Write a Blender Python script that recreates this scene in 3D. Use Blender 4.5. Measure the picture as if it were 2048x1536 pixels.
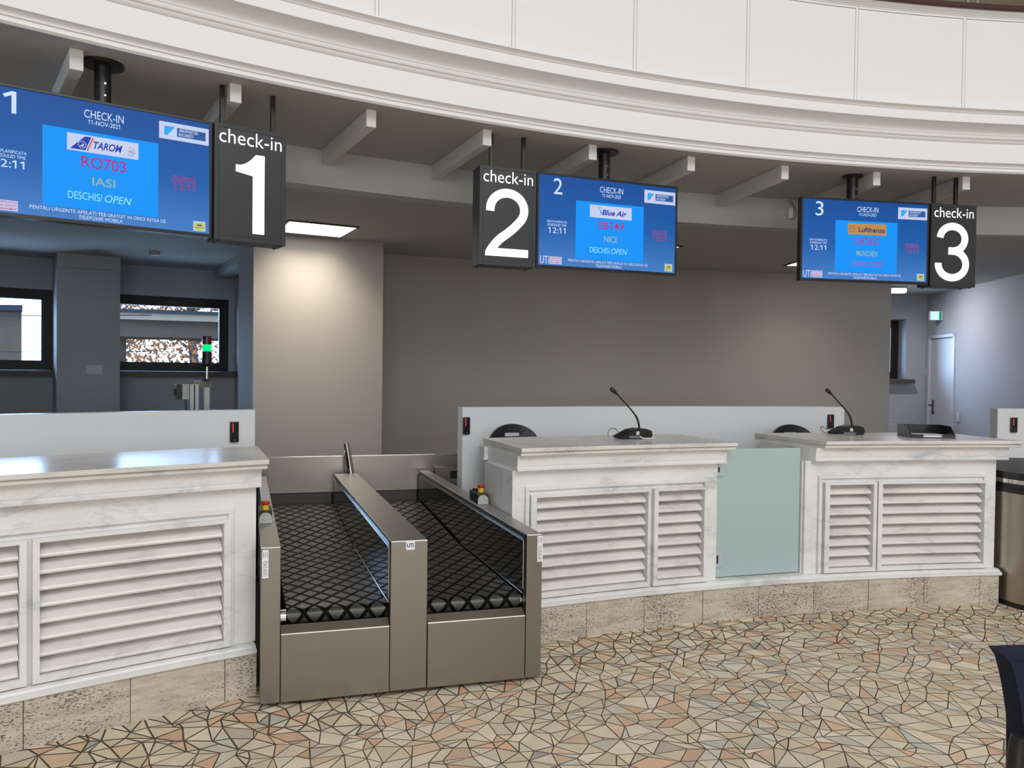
import bpy, bmesh, math, random
from mathutils import Vector, Matrix
from mathutils.geometry import delaunay_2d_cdt

for o in list(bpy.data.objects):
    bpy.data.objects.remove(o, do_unlink=True)
scene = bpy.context.scene
COL = scene.collection
rnd = random.Random(7)
R = math.radians

# ------------------------------------------------------------------ camera
F_PX, PITCH, ROLL, CAM_Z = 1533.87, -0.0189, 0.0127, 1.5
cam_data = bpy.data.cameras.new('camera')
cam = bpy.data.objects.new('camera', cam_data)
COL.objects.link(cam)
cam_data.sensor_width = 36.0
cam_data.lens = F_PX / 2048.0 * 36.0
cam_data.clip_start = 0.05
cam_data.clip_end = 200
fw = Vector((0, math.cos(PITCH), math.sin(PITCH)))
upv = Vector((0, -math.sin(PITCH), math.cos(PITCH)))
rt = Vector((1, 0, 0))
ix = rt * math.cos(ROLL) + upv * math.sin(ROLL)
iy = rt * -math.sin(ROLL) + upv * math.cos(ROLL)
cam.matrix_world = Matrix(((ix.x, iy.x, -fw.x, 0), (ix.y, iy.y, -fw.y, 0),
                           (ix.z, iy.z, -fw.z, CAM_Z), (0, 0, 0, 1)))
scene.camera = cam

# ------------------------------------------------------------------ view / world / daylight
vs = scene.view_settings
vs.view_transform = 'Standard'
vs.look = 'None'
vs.exposure = 0.0
vs.gamma = 1.0
vs.use_curve_mapping = False
scene.cycles.use_denoising = True
scene.cycles.max_bounces = 10
scene.cycles.diffuse_bounces = 6
scene.cycles.sample_clamp_indirect = 6.0

CX, CY = 4.1974, -4.8118          # centre of the round hall
def P(r, deg, z=0.0):
    a = R(deg)
    return Vector((CX + r * math.sin(a), CY + r * math.cos(a), z))

world = bpy.data.worlds.new('daylight')
scene.world = world
world.use_nodes = True
wn = world.node_tree.nodes
wl = world.node_tree.links
bg = wn['Background']
bg.inputs['Color'].default_value = (0.40, 0.63, 1.0, 1)
bg.inputs['Strength'].default_value = 17.0

def area(name, loc, target, sx, sy, power, color, parent=None, spread=180, shape='RECTANGLE'):
    d = bpy.data.lights.new(name, 'AREA')
    d.shape = shape
    d.size = sx
    d.size_y = sy
    d.energy = power
    d.color = color
    d.spread = R(spread)
    o = bpy.data.objects.new(name, d)
    COL.objects.link(o)
    dirv = (Vector(target) - Vector(loc)).normalized()
    o.rotation_euler = dirv.to_track_quat('-Z', 'Y').to_euler()
    o.location = loc
    if parent is not None:
        o.parent = parent
    return o

# skylight over the middle of the round hall, tall entrance windows opposite the desks
area('skylight', (CX, CY, 7.7), (CX, CY, 0), 9.0, 9.0, 1060, (0.95, 0.975, 1.0), shape='DISK')
for dg in (150, 172, 194, 216):
    p = P(10.0, dg, 3.0)
    area('entrance_window', p, (CX, CY, 2.4), 2.4, 4.4, 195, (0.92, 0.965, 1.0))

# ------------------------------------------------------------------ materials
def new_mat(name):
    m = bpy.data.materials.new(name)
    m.use_nodes = True
    nt = m.node_tree
    return m, nt.nodes, nt.links, nt.nodes['Principled BSDF']

def setc(b, key, v):
    if key in b.inputs:
        b.inputs[key].default_value = v

def plain(name, col, rough=0.5, metal=0.0, emit=None, estr=0.0, bump=0.0, bscale=200, var=0.0, coat=0.0, spec=0.5):
    m, n, l, b = new_mat(name)
    b.inputs['Base Color'].default_value = (*col, 1)
    b.inputs['Roughness'].default_value = rough
    b.inputs['Metallic'].default_value = metal
    setc(b, 'Specular IOR Level', spec)
    setc(b, 'Coat Weight', coat)
    if emit:
        b.inputs['Emission Color'].default_value = (*emit, 1)
        b.inputs['Emission Strength'].default_value = estr
    if bump or var:
        g = n.new('ShaderNodeNewGeometry')
        t = n.new('ShaderNodeTexNoise')
        t.inputs['Scale'].default_value = bscale
        t.inputs['Detail'].default_value = 4
        l.new(g.outputs['Position'], t.inputs['Vector'])
        if bump:
            bp = n.new('ShaderNodeBump')
            bp.inputs['Strength'].default_value = bump
            bp.inputs['Distance'].default_value = 0.002
            l.new(t.outputs['Fac'], bp.inputs['Height'])
            l.new(bp.outputs['Normal'], b.inputs['Normal'])
        if var:
            t2 = n.new('ShaderNodeTexNoise')
            t2.inputs['Scale'].default_value = 3.0
            l.new(g.outputs['Position'], t2.inputs['Vector'])
            mx = n.new('ShaderNodeMix')
            mx.data_type = 'RGBA'
            l.new(t2.outputs['Fac'], mx.inputs[0])
            mx.inputs[6].default_value = (*[c * (1 - var) for c in col], 1)
            mx.inputs[7].default_value = (*[min(1, c * (1 + var)) for c in col], 1)
            l.new(mx.outputs[2], b.inputs['Base Color'])
    return m

def ramp(n, stops):
    r = n.new('ShaderNodeValToRGB')
    e = r.color_ramp.elements
    while len(e) < len(stops):
        e.new(0.5)
    for k, (p, c) in enumerate(stops):
        e[k].position = p
        e[k].color = (*c, 1) if len(c) == 3 else c
    return r

def marble(name, base, vein, rough=0.28, seed=0.0):
    m, n, l, b = new_mat(name)
    g = n.new('ShaderNodeNewGeometry')
    mp = n.new('ShaderNodeMapping')
    mp.inputs['Rotation'].default_value = (0.5, 0.35, 0.6)
    mp.inputs['Scale'].default_value = (1.0, 1.4, 2.6)
    mp.inputs['Location'].default_value = (seed, seed * 2, seed * 3)
    l.new(g.outputs['Position'], mp.inputs['Vector'])
    t = n.new('ShaderNodeTexNoise')
    t.inputs['Scale'].default_value = 1.9
    t.inputs['Detail'].default_value = 9
    t.inputs['Roughness'].default_value = 0.62
    t.inputs['Distortion'].default_value = 0.9
    l.new(mp.outputs['Vector'], t.inputs['Vector'])
    r1 = ramp(n, [(0.0, (0, 0, 0)), (0.455, (0, 0, 0)), (0.5, (1, 1, 1)), (0.525, (0, 0, 0)), (1.0, (0, 0, 0))])
    l.new(t.outputs['Fac'], r1.inputs['Fac'])
    t2 = n.new('ShaderNodeTexNoise')
    t2.inputs['Scale'].default_value = 2.4
    t2.inputs['Detail'].default_value = 3
    l.new(mp.outputs['Vector'], t2.inputs['Vector'])
    r2 = ramp(n, [(0.38, (0, 0, 0)), (0.72, (1, 1, 1))])
    l.new(t2.outputs['Fac'], r2.inputs['Fac'])
    mu = n.new('ShaderNodeMath')
    mu.operation = 'MULTIPLY'
    l.new(r1.outputs['Color'], mu.inputs[0])
    l.new(r2.outputs['Color'], mu.inputs[1])
    cl = n.new('ShaderNodeMix')
    cl.data_type = 'RGBA'
    l.new(r2.outputs['Color'], cl.inputs[0])
    cl.inputs[6].default_value = (*base, 1)
    cl.inputs[7].default_value = (*[c * 0.87 for c in base], 1)
    mx = n.new('ShaderNodeMix')
    mx.data_type = 'RGBA'
    l.new(mu.outputs[0], mx.inputs[0])
    l.new(cl.outputs[2], mx.inputs[6])
    mx.inputs[7].default_value = (*vein, 1)
    l.new(mx.outputs[2], b.inputs['Base Color'])
    b.inputs['Roughness'].default_value = rough
    return m

def travertine():
    m, n, l, b = new_mat('travertine')
    g = n.new('ShaderNodeNewGeometry')
    mp = n.new('ShaderNodeMapping')
    mp.inputs['Scale'].default_value = (5, 5, 26)
    l.new(g.outputs['Position'], mp.inputs['Vector'])
    t = n.new('ShaderNodeTexNoise')
    t.inputs['Scale'].default_value = 1.2
    t.inputs['Detail'].default_value = 8
    t.inputs['Roughness'].default_value = 0.65
    l.new(mp.outputs['Vector'], t.inputs['Vector'])
    r1 = ramp(n, [(0.3, (0.37, 0.315, 0.25)), (0.5, (0.51, 0.445, 0.365)), (0.7, (0.62, 0.555, 0.47))])
    l.new(t.outputs['Fac'], r1.inputs['Fac'])
    mp2 = n.new('ShaderNodeMapping')
    mp2.inputs['Scale'].default_value = (48, 48, 150)
    l.new(g.outputs['Position'], mp2.inputs['Vector'])
    t2 = n.new('ShaderNodeTexNoise')
    t2.inputs['Scale'].default_value = 1.6
    t2.inputs['Detail'].default_value = 3
    l.new(mp2.outputs['Vector'], t2.inputs['Vector'])
    t3 = n.new('ShaderNodeTexNoise')
    t3.inputs['Scale'].default_value = 3.1
    l.new(g.outputs['Position'], t3.inputs['Vector'])
    ad = n.new('ShaderNodeMath')
    ad.operation = 'MULTIPLY_ADD'
    l.new(t3.outputs['Fac'], ad.inputs[0])
    ad.inputs[1].default_value = 0.42
    l.new(t2.outputs['Fac'], ad.inputs[2])
    r2 = ramp(n, [(0.0, (0, 0, 0)), (0.81, (0, 0, 0)), (0.87, (1, 1, 1))])
    l.new(ad.outputs[0], r2.inputs['Fac'])
    mx = n.new('ShaderNodeMix')
    mx.data_type = 'RGBA'
    l.new(r2.outputs['Color'], mx.inputs[0])
    l.new(r1.outputs['Color'], mx.inputs[6])
    mx.inputs[7].default_value = (0.115, 0.092, 0.068, 1)
    l.new(mx.outputs[2], b.inputs['Base Color'])
    b.inputs['Roughness'].default_value = 0.7
    bp = n.new('ShaderNodeBump')
    bp.inputs['Strength'].default_value = 0.6
    bp.inputs['Distance'].default_value = 0.004
    bp.invert = True
    l.new(r2.outputs['Color'], bp.inputs['Height'])
    l.new(bp.outputs['Normal'], b.inputs['Normal'])
    return m

def steel(name, col=(0.56, 0.53, 0.49), rough=0.3, sc=(4, 4, 160)):
    m, n, l, b = new_mat(name)
    b.inputs['Metallic'].default_value = 1.0
    b.inputs['Base Color'].default_value = (*col, 1)
    g = n.new('ShaderNodeNewGeometry')
    mp = n.new('ShaderNodeMapping')
    mp.inputs['Scale'].default_value = sc
    l.new(g.outputs['Position'], mp.inputs['Vector'])
    t = n.new('ShaderNodeTexNoise')
    t.inputs['Scale'].default_value = 3
    t.inputs['Detail'].default_value = 4
    l.new(mp.outputs['Vector'], t.inputs['Vector'])
    mr = n.new('ShaderNodeMapRange')
    mr.inputs['To Min'].default_value = rough - 0.06
    mr.inputs['To Max'].default_value = rough + 0.08
    l.new(t.outputs['Fac'], mr.inputs['Value'])
    l.new(mr.outputs['Result'], b.inputs['Roughness'])
    return m

def belt_material():
    m, n, l, b = new_mat('belt_rubber')
    uv = n.new('ShaderNodeUVMap')
    uv.uv_map = 'UVMap'
    sep = n.new('ShaderNodeSeparateXYZ')
    l.new(uv.outputs['UV'], sep.inputs[0])
    def mth(op, a, bb=None):
        x = n.new('ShaderNodeMath')
        x.operation = op
        for k, v in enumerate((a, bb)):
            if v is None:
                continue
            if isinstance(v, (int, float)):
                x.inputs[k].default_value = v
            else:
                l.new(v, x.inputs[k])
        return x.outputs[0]
    a = mth('MULTIPLY', sep.outputs[0], 1 / 0.094)
    c = mth('MULTIPLY', sep.outputs[1], 1 / 0.128)
    lines = []
    for s in (mth('ADD', a, c), mth('SUBTRACT', a, c)):
        fr = mth('FRACT', s)
        d = mth('ABSOLUTE', mth('SUBTRACT', fr, 0.5))
        mr = n.new('ShaderNodeMapRange')
        mr.inputs['From Min'].default_value = 0.085
        mr.inputs['From Max'].default_value = 0.135
        mr.inputs['To Min'].default_value = 1
        mr.inputs['To Max'].default_value = 0
        l.new(d, mr.inputs['Value'])
        lines.append(mr.outputs['Result'])
    msk = mth('MAXIMUM', lines[0], lines[1])
    mx = n.new('ShaderNodeMix')
    mx.data_type = 'RGBA'
    l.new(msk, mx.inputs[0])
    mx.inputs[6].default_value = (0.038, 0.036, 0.032, 1)
    mx.inputs[7].default_value = (0.003, 0.003, 0.003, 1)
    l.new(mx.outputs[2], b.inputs['Base Color'])
    sp = n.new('ShaderNodeMapRange')
    sp.inputs['To Min'].default_value = 0.45
    sp.inputs['To Max'].default_value = 0.04
    l.new(msk, sp.inputs['Value'])
    l.new(sp.outputs['Result'], b.inputs['Specular IOR Level'])
    rr = n.new('ShaderNodeMapRange')
    rr.inputs['To Min'].default_value = 0.36
    rr.inputs['To Max'].default_value = 0.5
    l.new(msk, rr.inputs['Value'])
    l.new(rr.outputs['Result'], b.inputs['Roughness'])
    bp = n.new('ShaderNodeBump')
    bp.inputs['Strength'].default_value = 0.8
    bp.inputs['Distance'].default_value = 0.003
    l.new(msk, bp.inputs['Height'])
    l.new(bp.outputs['Normal'], b.inputs['Normal'])
    return m

def glass_pane(name='window_glass'):
    m = bpy.data.materials.new(name)
    m.use_nodes = True
    n, l = m.node_tree.nodes, m.node_tree.links
    n.clear()
    out = n.new('ShaderNodeOutputMaterial')
    tr = n.new('ShaderNodeBsdfTransparent')
    tr.inputs['Color'].default_value = (0.92, 0.95, 0.95, 1)
    gl = n.new('ShaderNodeBsdfGlossy')
    gl.inputs['Roughness'].default_value = 0.02
    fr = n.new('ShaderNodeFresnel')
    fr.inputs['IOR'].default_value = 1.45
    mx = n.new('ShaderNodeMixShader')
    l.new(fr.outputs[0], mx.inputs[0])
    l.new(tr.outputs[0], mx.inputs[1])
    l.new(gl.outputs[0], mx.inputs[2])
    l.new(mx.outputs[0], out.inputs[0])
    return m

def frosted():
    m = bpy.data.materials.new('frosted_glass')
    m.use_nodes = True
    n, l = m.node_tree.nodes, m.node_tree.links
    n.clear()
    out = n.new('ShaderNodeOutputMaterial')
    df = n.new('ShaderNodeBsdfDiffuse')
    df.inputs['Color'].default_value = (0.63, 0.775, 0.785, 1)
    tl = n.new('ShaderNodeBsdfTranslucent')
    tl.inputs['Color'].default_value = (0.66, 0.82, 0.81, 1)
    gl = n.new('ShaderNodeBsdfGlossy')
    gl.inputs['Roughness'].default_value = 0.06
    fr = n.new('ShaderNodeFresnel')
    fr.inputs['IOR'].default_value = 1.5
    m1 = n.new('ShaderNodeMixShader')
    m1.inputs[0].default_value = 0.4
    m2 = n.new('ShaderNodeMixShader')
    l.new(df.outputs[0], m1.inputs[1])
    l.new(tl.outputs[0], m1.inputs[2])
    l.new(fr.outputs[0], m2.inputs[0])
    l.new(m1.outputs[0], m2.inputs[1])
    l.new(gl.outputs[0], m2.inputs[2])
    l.new(m2.outputs[0], out.inputs[0])
    return m

def floor_tiles():
    m, n, l, b = new_mat('mosaic_stone')
    at = n.new('ShaderNodeAttribute')
    at.attribute_name = 'tile'
    g = n.new('ShaderNodeNewGeometry')
    t = n.new('ShaderNodeTexNoise')
    t.inputs['Scale'].default_value = 14
    t.inputs['Detail'].default_value = 5
    l.new(g.outputs['Position'], t.inputs['Vector'])
    mr = n.new('ShaderNodeMapRange')
    mr.inputs['To Min'].default_value = 0.82
    mr.inputs['To Max'].default_value = 1.12
    l.new(t.outputs['Fac'], mr.inputs['Value'])
    mx = n.new('ShaderNodeVectorMath')
    mx.operation = 'SCALE'
    l.new(at.outputs['Color'], mx.inputs[0])
    l.new(mr.outputs['Result'], mx.inputs['Scale'])
    l.new(mx.outputs[0], b.inputs['Base Color'])
    b.inputs['Roughness'].default_value = 0.42
    return m

def screen_bg():
    m, n, l, b = new_mat('display_gradient')
    tc = n.new('ShaderNodeTexCoord')
    sep = n.new('ShaderNodeSeparateXYZ')
    l.new(tc.outputs['Object'], sep.inputs[0])
    mr = n.new('ShaderNodeMapRange')
    mr.inputs['From Min'].default_value = 0.0
    mr.inputs['From Max'].default_value = 0.57
    l.new(sep.outputs[2], mr.inputs['Value'])
    r = ramp(n, [(0.0, (0.055, 0.205, 0.56)), (0.45, (0.004, 0.105, 0.39)), (1.0, (0.0, 0.065, 0.30))])
    l.new(mr.outputs['Result'], r.inputs['Fac'])
    b.inputs['Base Color'].default_value = (0.01, 0.01, 0.012, 1)
    b.inputs['Roughness'].default_value = 0.4
    setc(b, 'Specular IOR Level', 0.15)
    l.new(r.outputs['Color'], b.inputs['Emission Color'])
    b.inputs['Emission Strength'].default_value = 1.0
    return m

def glow(name, col, s=1.0):
    return plain(name, (0.008, 0.008, 0.008), 0.5, emit=col, estr=s, spec=0.12)

M = {}
M['white_paint'] = plain('white_paint', (0.80, 0.80, 0.80), 0.55, bump=0.05, bscale=60)
M['hall_paint'] = plain('hall_paint', (0.36, 0.33, 0.30), 0.8)
M['wall_paint'] = plain('wall_paint', (0.42, 0.395, 0.372), 0.8, bump=0.08, bscale=90)
M['bulkhead'] = plain('bulkhead_paint', (0.50, 0.50, 0.50), 0.7)
M['beam_paint'] = plain('beam_paint', (0.66, 0.65, 0.64), 0.7)
M['office_paint'] = plain('office_paint', (0.52, 0.525, 0.55), 0.8, bump=0.08, bscale=90)
M['ceiling_paint'] = plain('ceiling_paint', (0.44, 0.425, 0.41), 0.85, bump=0.05, bscale=90)
M['partition'] = plain('partition_white', (0.74, 0.755, 0.78), 0.35, var=0.02)
M['marble'] = marble('marble_white', (0.77, 0.77, 0.76), (0.47, 0.48, 0.49), 0.3)
M['marble_slat'] = marble('marble_slats', (0.79, 0.755, 0.73), (0.56, 0.51, 0.50), 0.35, 3.1)  # pinkish light bounced up from the floor is put into the slat colour
M['marble_top'] = marble('marble_polished', (0.70, 0.685, 0.645), (0.47, 0.46, 0.44), 0.2, 1.7)
M['travertine'] = travertine()
M['grout'] = plain('grout', (0.10, 0.08, 0.055), 0.9, bump=0.2, bscale=120)
M['tiles'] = floor_tiles()
M['office_floor'] = plain('office_floor', (0.30, 0.27, 0.24), 0.6, var=0.08)
M['steel'] = steel('brushed_steel', (0.29, 0.265, 0.235), 0.33)
M['steel_light'] = steel('brushed_steel_pale', (0.42, 0.385, 0.33), 0.3)
M['steel_top'] = steel('brushed_steel_top', (0.46, 0.445, 0.43), 0.42, (120, 6, 6))
M['chrome'] = plain('polished_steel', (0.75, 0.73, 0.70), 0.12, 1.0)
M['dark_plate'] = plain('dark_mirror_plate', (0.015, 0.017, 0.022), 0.07, 0.0, spec=0.8, coat=0.6)
M['dark_steel'] = plain('dark_steel', (0.07, 0.066, 0.06), 0.35, 0.6)
M['belt'] = belt_material()
M['rubber'] = plain('black_rubber', (0.012, 0.012, 0.013), 0.4)
M['black'] = plain('black_plastic', (0.010, 0.010, 0.011), 0.38, bump=0.05, bscale=300)
M['black_gloss'] = plain('black_glossy_plastic', (0.012, 0.012, 0.014), 0.15)
M['bezel'] = plain('bezel_black', (0.014, 0.014, 0.017), 0.3)
M['sign_frame'] = plain('sign_frame_anthracite', (0.022, 0.024, 0.029), 0.45)
M['sign_face'] = plain('sign_face_charcoal', (0.033, 0.036, 0.040), 0.3)
M['sign_white'] = plain('sign_white', (0.9, 0.9, 0.9), 0.4, emit=(1, 1, 1), estr=0.75)
M['frosted'] = frosted()
M['glass'] = glass_pane()
M['window_frame'] = plain('window_frame_dark', (0.009, 0.006, 0.0055), 0.45, var=0.2)
M['sill'] = plain('sill_brown', (0.10, 0.072, 0.060), 0.5, var=0.15)
M['door_paint'] = plain('door_paint', (0.72, 0.73, 0.76), 0.4)
M['red'] = plain('red_plastic', (0.55, 0.01, 0.015), 0.35)
M['yellow'] = plain('yellow_plastic', (0.80, 0.55, 0.01), 0.4)
M['grey_plastic'] = plain('grey_plastic', (0.45, 0.46, 0.44), 0.45)
M['white_plastic'] = plain('white_plastic', (0.72, 0.72, 0.72), 0.4)
M['sticker'] = plain('sticker_white', (0.78, 0.80, 0.83), 0.4)
M['ink'] = plain('ink_navy', (0.012, 0.018, 0.05), 0.5)
M['ink_grey'] = plain('ink_grey', (0.16, 0.16, 0.18), 0.5)
M['alu'] = plain('aluminium_profile', (0.40, 0.41, 0.40), 0.35, 0.7)
M['wood_dark'] = plain('dark_wood_rail', (0.045, 0.016, 0.014), 0.35, var=0.3)
M['beige'] = plain('beige_wall', (0.52, 0.45, 0.34), 0.8)
M['navy'] = plain('navy_fabric', (0.0035, 0.006, 0.026), 0.9, bump=0.5, bscale=900)
M['paper'] = plain('paper_white', (0.8, 0.8, 0.8), 0.6)
M['cable'] = plain('grey_cable', (0.22, 0.23, 0.24), 0.4)
M['lamp'] = glow('lamp_diffuser', (1.0, 0.95, 0.86), 3.0)
M['lamp_cool'] = glow('lamp_cool', (1.0, 0.97, 0.97), 3.0)
M['led_red'] = glow('led_red', (0.75, 0.06, 0.07), 1.0)
M['led_green'] = glow('led_green', (0.0, 0.85, 0.25), 1.1)
M['zamak'] = plain('hinge_metal', (0.55, 0.60, 0.68), 0.3, 0.35)
M['exit'] = glow('exit_glow', (0.55, 1.0, 0.85), 1.2)
M['exit_green'] = glow('exit_green', (0.0, 0.30, 0.12), 0.9)
M['tower_red'] = plain('tower_red', (0.10, 0.004, 0.006), 0.3)
M['screen'] = screen_bg()
M['s_panel'] = glow('display_cyan', (0.0, 0.29, 0.95))
M['s_white'] = glow('display_white', (0.62, 0.74, 0.98))
M['s_lav'] = glow('display_lavender', (0.56, 0.62, 0.86))
M['s_cyan'] = glow('display_pale_cyan', (0.28, 0.80, 0.88))
M['s_red'] = glow('display_crimson', (0.46, 0.025, 0.20))
M['s_red2'] = glow('display_dull_red', (0.33, 0.05, 0.21))
M['s_olive'] = glow('display_olive', (0.30, 0.46, 0.30))
M['s_navy'] = glow('display_navy', (0.012, 0.03, 0.17))
M['s_blue'] = glow('display_logo_blue', (0.012, 0.04, 0.42))
M['s_box'] = glow('display_logo_box', (0.02, 0.10, 0.32))
M['s_sky'] = glow('display_logo_sky', (0.02, 0.38, 0.90))
M['s_orange'] = glow('display_orange', (0.52, 0.26, 0.07))
M['s_pink'] = glow('display_pink', (0.62, 0.34, 0.62))
M['s_gold'] = glow('display_gold', (0.80, 0.42, 0.05))
M['s_yellow'] = glow('display_yellow', (0.55, 0.55, 0.12))
M['s_pale'] = glow('display_pale', (0.42, 0.58, 0.62))
M['concrete'] = plain('concrete_grey', (0.030, 0.021, 0.015), 0.8, var=0.15, spec=0.0)
M['concrete_light'] = plain('concrete_light', (0.085, 0.062, 0.045), 0.8, var=0.1, spec=0.0)
M['roof_edge'] = plain('roof_edge', (0.012, 0.012, 0.014), 0.6, spec=0.0)
M['bark'] = plain('bark', (0.03, 0.024, 0.024), 0.9, var=0.3, spec=0.0)
M['leaf'] = plain('autumn_leaves', (0.11, 0.042, 0.018), 0.7, var=0.5, spec=0.0)
M['ground'] = plain('outside_ground', (0.35, 0.34, 0.32), 0.9)

# ------------------------------------------------------------------ mesh helpers
INV = {}

def link(o):
    COL.objects.link(o)
    return o

def tag(o, label, cat, group=None):
    o['label'] = label
    o['category'] = cat
    if group:
        o['group'] = group
    return o

def thing(name, label, cat, loc, rotz=0.0, group=None):
    o = bpy.data.objects.new(name, None)
    o.empty_display_size = 0.1
    o.location = loc
    o.rotation_euler = (0, 0, rotz)
    link(o)
    tag(o, label, cat, group)
    INV[o.name] = (Matrix.Translation(Vector(loc)) @ Matrix.Rotation(rotz, 4, 'Z')).inverted()
    return o

def root_of(o):
    while o.parent:
        o = o.parent
    return o

def finish(name, bm, mats, smooth=False):
    bmesh.ops.recalc_face_normals(bm, faces=bm.faces[:])
    me = bpy.data.meshes.new(name)
    if smooth:
        for f in bm.faces:
            f.smooth = True
    bm.to_mesh(me)
    bm.free()
    if not isinstance(mats, (list, tuple)):
        mats = [mats]
    for m in mats:
        me.materials.append(m)
    if smooth:
        try:
            me.set_sharp_from_angle(angle=R(38))
        except Exception:
            pass
    o = bpy.data.objects.new(name, me)
    return link(o)

def part(name, bm, mats, parent, local=False, smooth=False, label=None):
    if not local:
        bm.transform(INV[root_of(parent).name])
    o = finish(name, bm, mats, smooth)
    o.parent = parent
    if label:
        o['label'] = label
    return o

def solo(name, bm, mats, loc, label, cat, group=None, smooth=False):
    bm.transform(Matrix.Translation(-Vector(loc)))
    o = finish(name, bm, mats, smooth)
    o.location = loc
    return tag(o, label, cat, group)

def struct(name, bm, mats, parent=None, smooth=False):
    o = finish(name, bm, mats, smooth)
    if parent:
        o.parent = parent
    else:
        o['kind'] = 'structure'
    return o

NB = bmesh.new

def merge(bm, tb, mat=None):
    if mat is not None:
        tb.transform(mat)
    mp = {}
    for v in tb.verts:
        mp[v] = bm.verts.new(v.co)
    for f in tb.faces:
        try:
            nf = bm.faces.new([mp[v] for v in f.verts])
            nf.material_index = f.material_index
            nf.smooth = f.smooth
        except ValueError:
            pass
    tb.free()

def bx(bm, x0, x1, y0, y1, z0, z1, bev=0.0, mat=None, seg=2):
    tb = NB()
    vs_ = [tb.verts.new((x, y, z)) for x in (x0, x1) for y in (y0, y1) for z in (z0, z1)]
    for q in ((0, 1, 3, 2), (4, 6, 7, 5), (0, 4, 5, 1), (2, 3, 7, 6), (0, 2, 6, 4), (1, 5, 7, 3)):
        tb.faces.new([vs_[k] for k in q])
    if bev:
        bmesh.ops.bevel(tb, geom=tb.edges[:], offset=bev, segments=seg, affect='EDGES', profile=0.5)
    merge(bm, tb, mat)

def loft(bm, rings, closed=True, caps=True):
    """rings: list of lists of Vectors with equal length"""
    vv = [[bm.verts.new(p) for p in ring] for ring in rings]
    n = len(rings[0])
    for a, b in zip(vv[:-1], vv[1:]):
        for k in range(n if closed else n - 1):
            k2 = (k + 1) % n
            bm.faces.new((a[k], a[k2], b[k2], b[k]))
    if caps and closed:
        bm.faces.new(vv[0])
        bm.faces.new(list(reversed(vv[-1])))
    return vv

def sweep(bm, prof, d0, d1, closed=True, n=None):
    """sweep an (r, z) profile round the hall's axis from angle d0 to d1"""
    n = n or max(1, int(abs(d1 - d0) / 0.8))
    rings = [[P(r, d0 + (d1 - d0) * k / n, z) for r, z in prof] for k in range(n + 1)]
    loft(bm, rings, closed=closed, caps=closed)

def taper(bm, prof, d0, d1, b0, b1, rf=9.85, rb=10.46):
    """sweep whose ends run from angles d0, d1 at radius rf to b0, b1 at radius rb"""
    n = max(2, int(abs(d1 - d0) / 0.8))
    rings = []
    for k in range(n + 1):
        t = k / n
        df, db = d0 + (d1 - d0) * t, b0 + (b1 - b0) * t
        rings.append([P(r, df + (db - df) * (r - rf) / (rb - rf), z) for r, z in prof])
    loft(bm, rings)

def arc(bm, r0, r1, d0, d1, z0, z1, n=None):
    sweep(bm, [(r0, z0), (r1, z0), (r1, z1), (r0, z1)], d0, d1, True, n)

def tube(bm, pts, rad, seg=10):
    pts = [Vector(p) for p in pts]
    if not isinstance(rad, (list, tuple)):
        rad = [rad] * len(pts)
    rings = []
    prev = None
    for k, p in enumerate(pts):
        d = (pts[min(k + 1, len(pts) - 1)] - pts[max(k - 1, 0)]).normalized()
        if prev is None:
            u = d.orthogonal().normalized()
        else:
            u = (prev - d * prev.dot(d)).normalized()
        prev = u
        w = d.cross(u)
        rings.append([p + (u * math.cos(2 * math.pi * j / seg) + w * math.sin(2 * math.pi * j / seg)) * rad[k] for j in range(seg)])
    loft(bm, rings)

def smooth_path(pts, sub=6):
    pts = [Vector(p) for p in pts]
    out = []
    for i in range(len(pts) - 1):
        p0, p1, p2, p3 = pts[max(i - 1, 0)], pts[i], pts[i + 1], pts[min(i + 2, len(pts) - 1)]
        for k in range(sub):
            t = k / sub
            out.append(0.5 * ((2 * p1) + (p2 - p0) * t + (2 * p0 - 5 * p1 + 4 * p2 - p3) * t * t + (3 * p1 - p0 - 3 * p2 + p3) * t ** 3))
    out.append(pts[-1])
    return out

def lathe(bm, prof, seg=24, mat=None):
    tb = NB()
    rings = [[Vector((max(r, 1e-4) * math.cos(2 * math.pi * j / seg), max(r, 1e-4) * math.sin(2 * math.pi * j / seg), z)) for j in range(seg)] for r, z in prof]
    loft(tb, rings)
    merge(bm, tb, mat)

def prism(bm, poly, y0, y1, mat=None, bev=0.0):
    """polygon in local x-z extruded from y0 to y1"""
    tb = NB()
    a = [tb.verts.new((x, y0, z)) for x, z in poly]
    b = [tb.verts.new((x, y1, z)) for x, z in poly]
    tb.faces.new(a)
    tb.faces.new(list(reversed(b)))
    n = len(poly)
    for k in range(n):
        tb.faces.new((a[k], b[k], b[(k + 1) % n], a[(k + 1) % n]))
    if bev:
        bmesh.ops.recalc_face_normals(tb, faces=tb.faces[:])
        bmesh.ops.bevel(tb, geom=tb.edges[:], offset=bev, segments=2, affect='EDGES', profile=0.5)
    merge(bm, tb, mat)

def flat(bm, poly, y, mat=None):
    tb = NB()
    tb.faces.new([tb.verts.new((x, y, z)) for x, z in poly])
    merge(bm, tb, mat)

def ribbon(path, w):
    """constant-width outline round an open 2-D path"""
    L, Rr = [], []
    for k, p in enumerate(path):
        a = path[max(k - 1, 0)]
        b = path[min(k + 1, len(path) - 1)]
        dx, dy = b[0] - a[0], b[1] - a[1]
        q = math.hypot(dx, dy)
        nx, ny = -dy / q * w / 2, dx / q * w / 2
        L.append((p[0] + nx, p[1] + ny))
        Rr.append((p[0] - nx, p[1] - ny))
    return L, Rr

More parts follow.
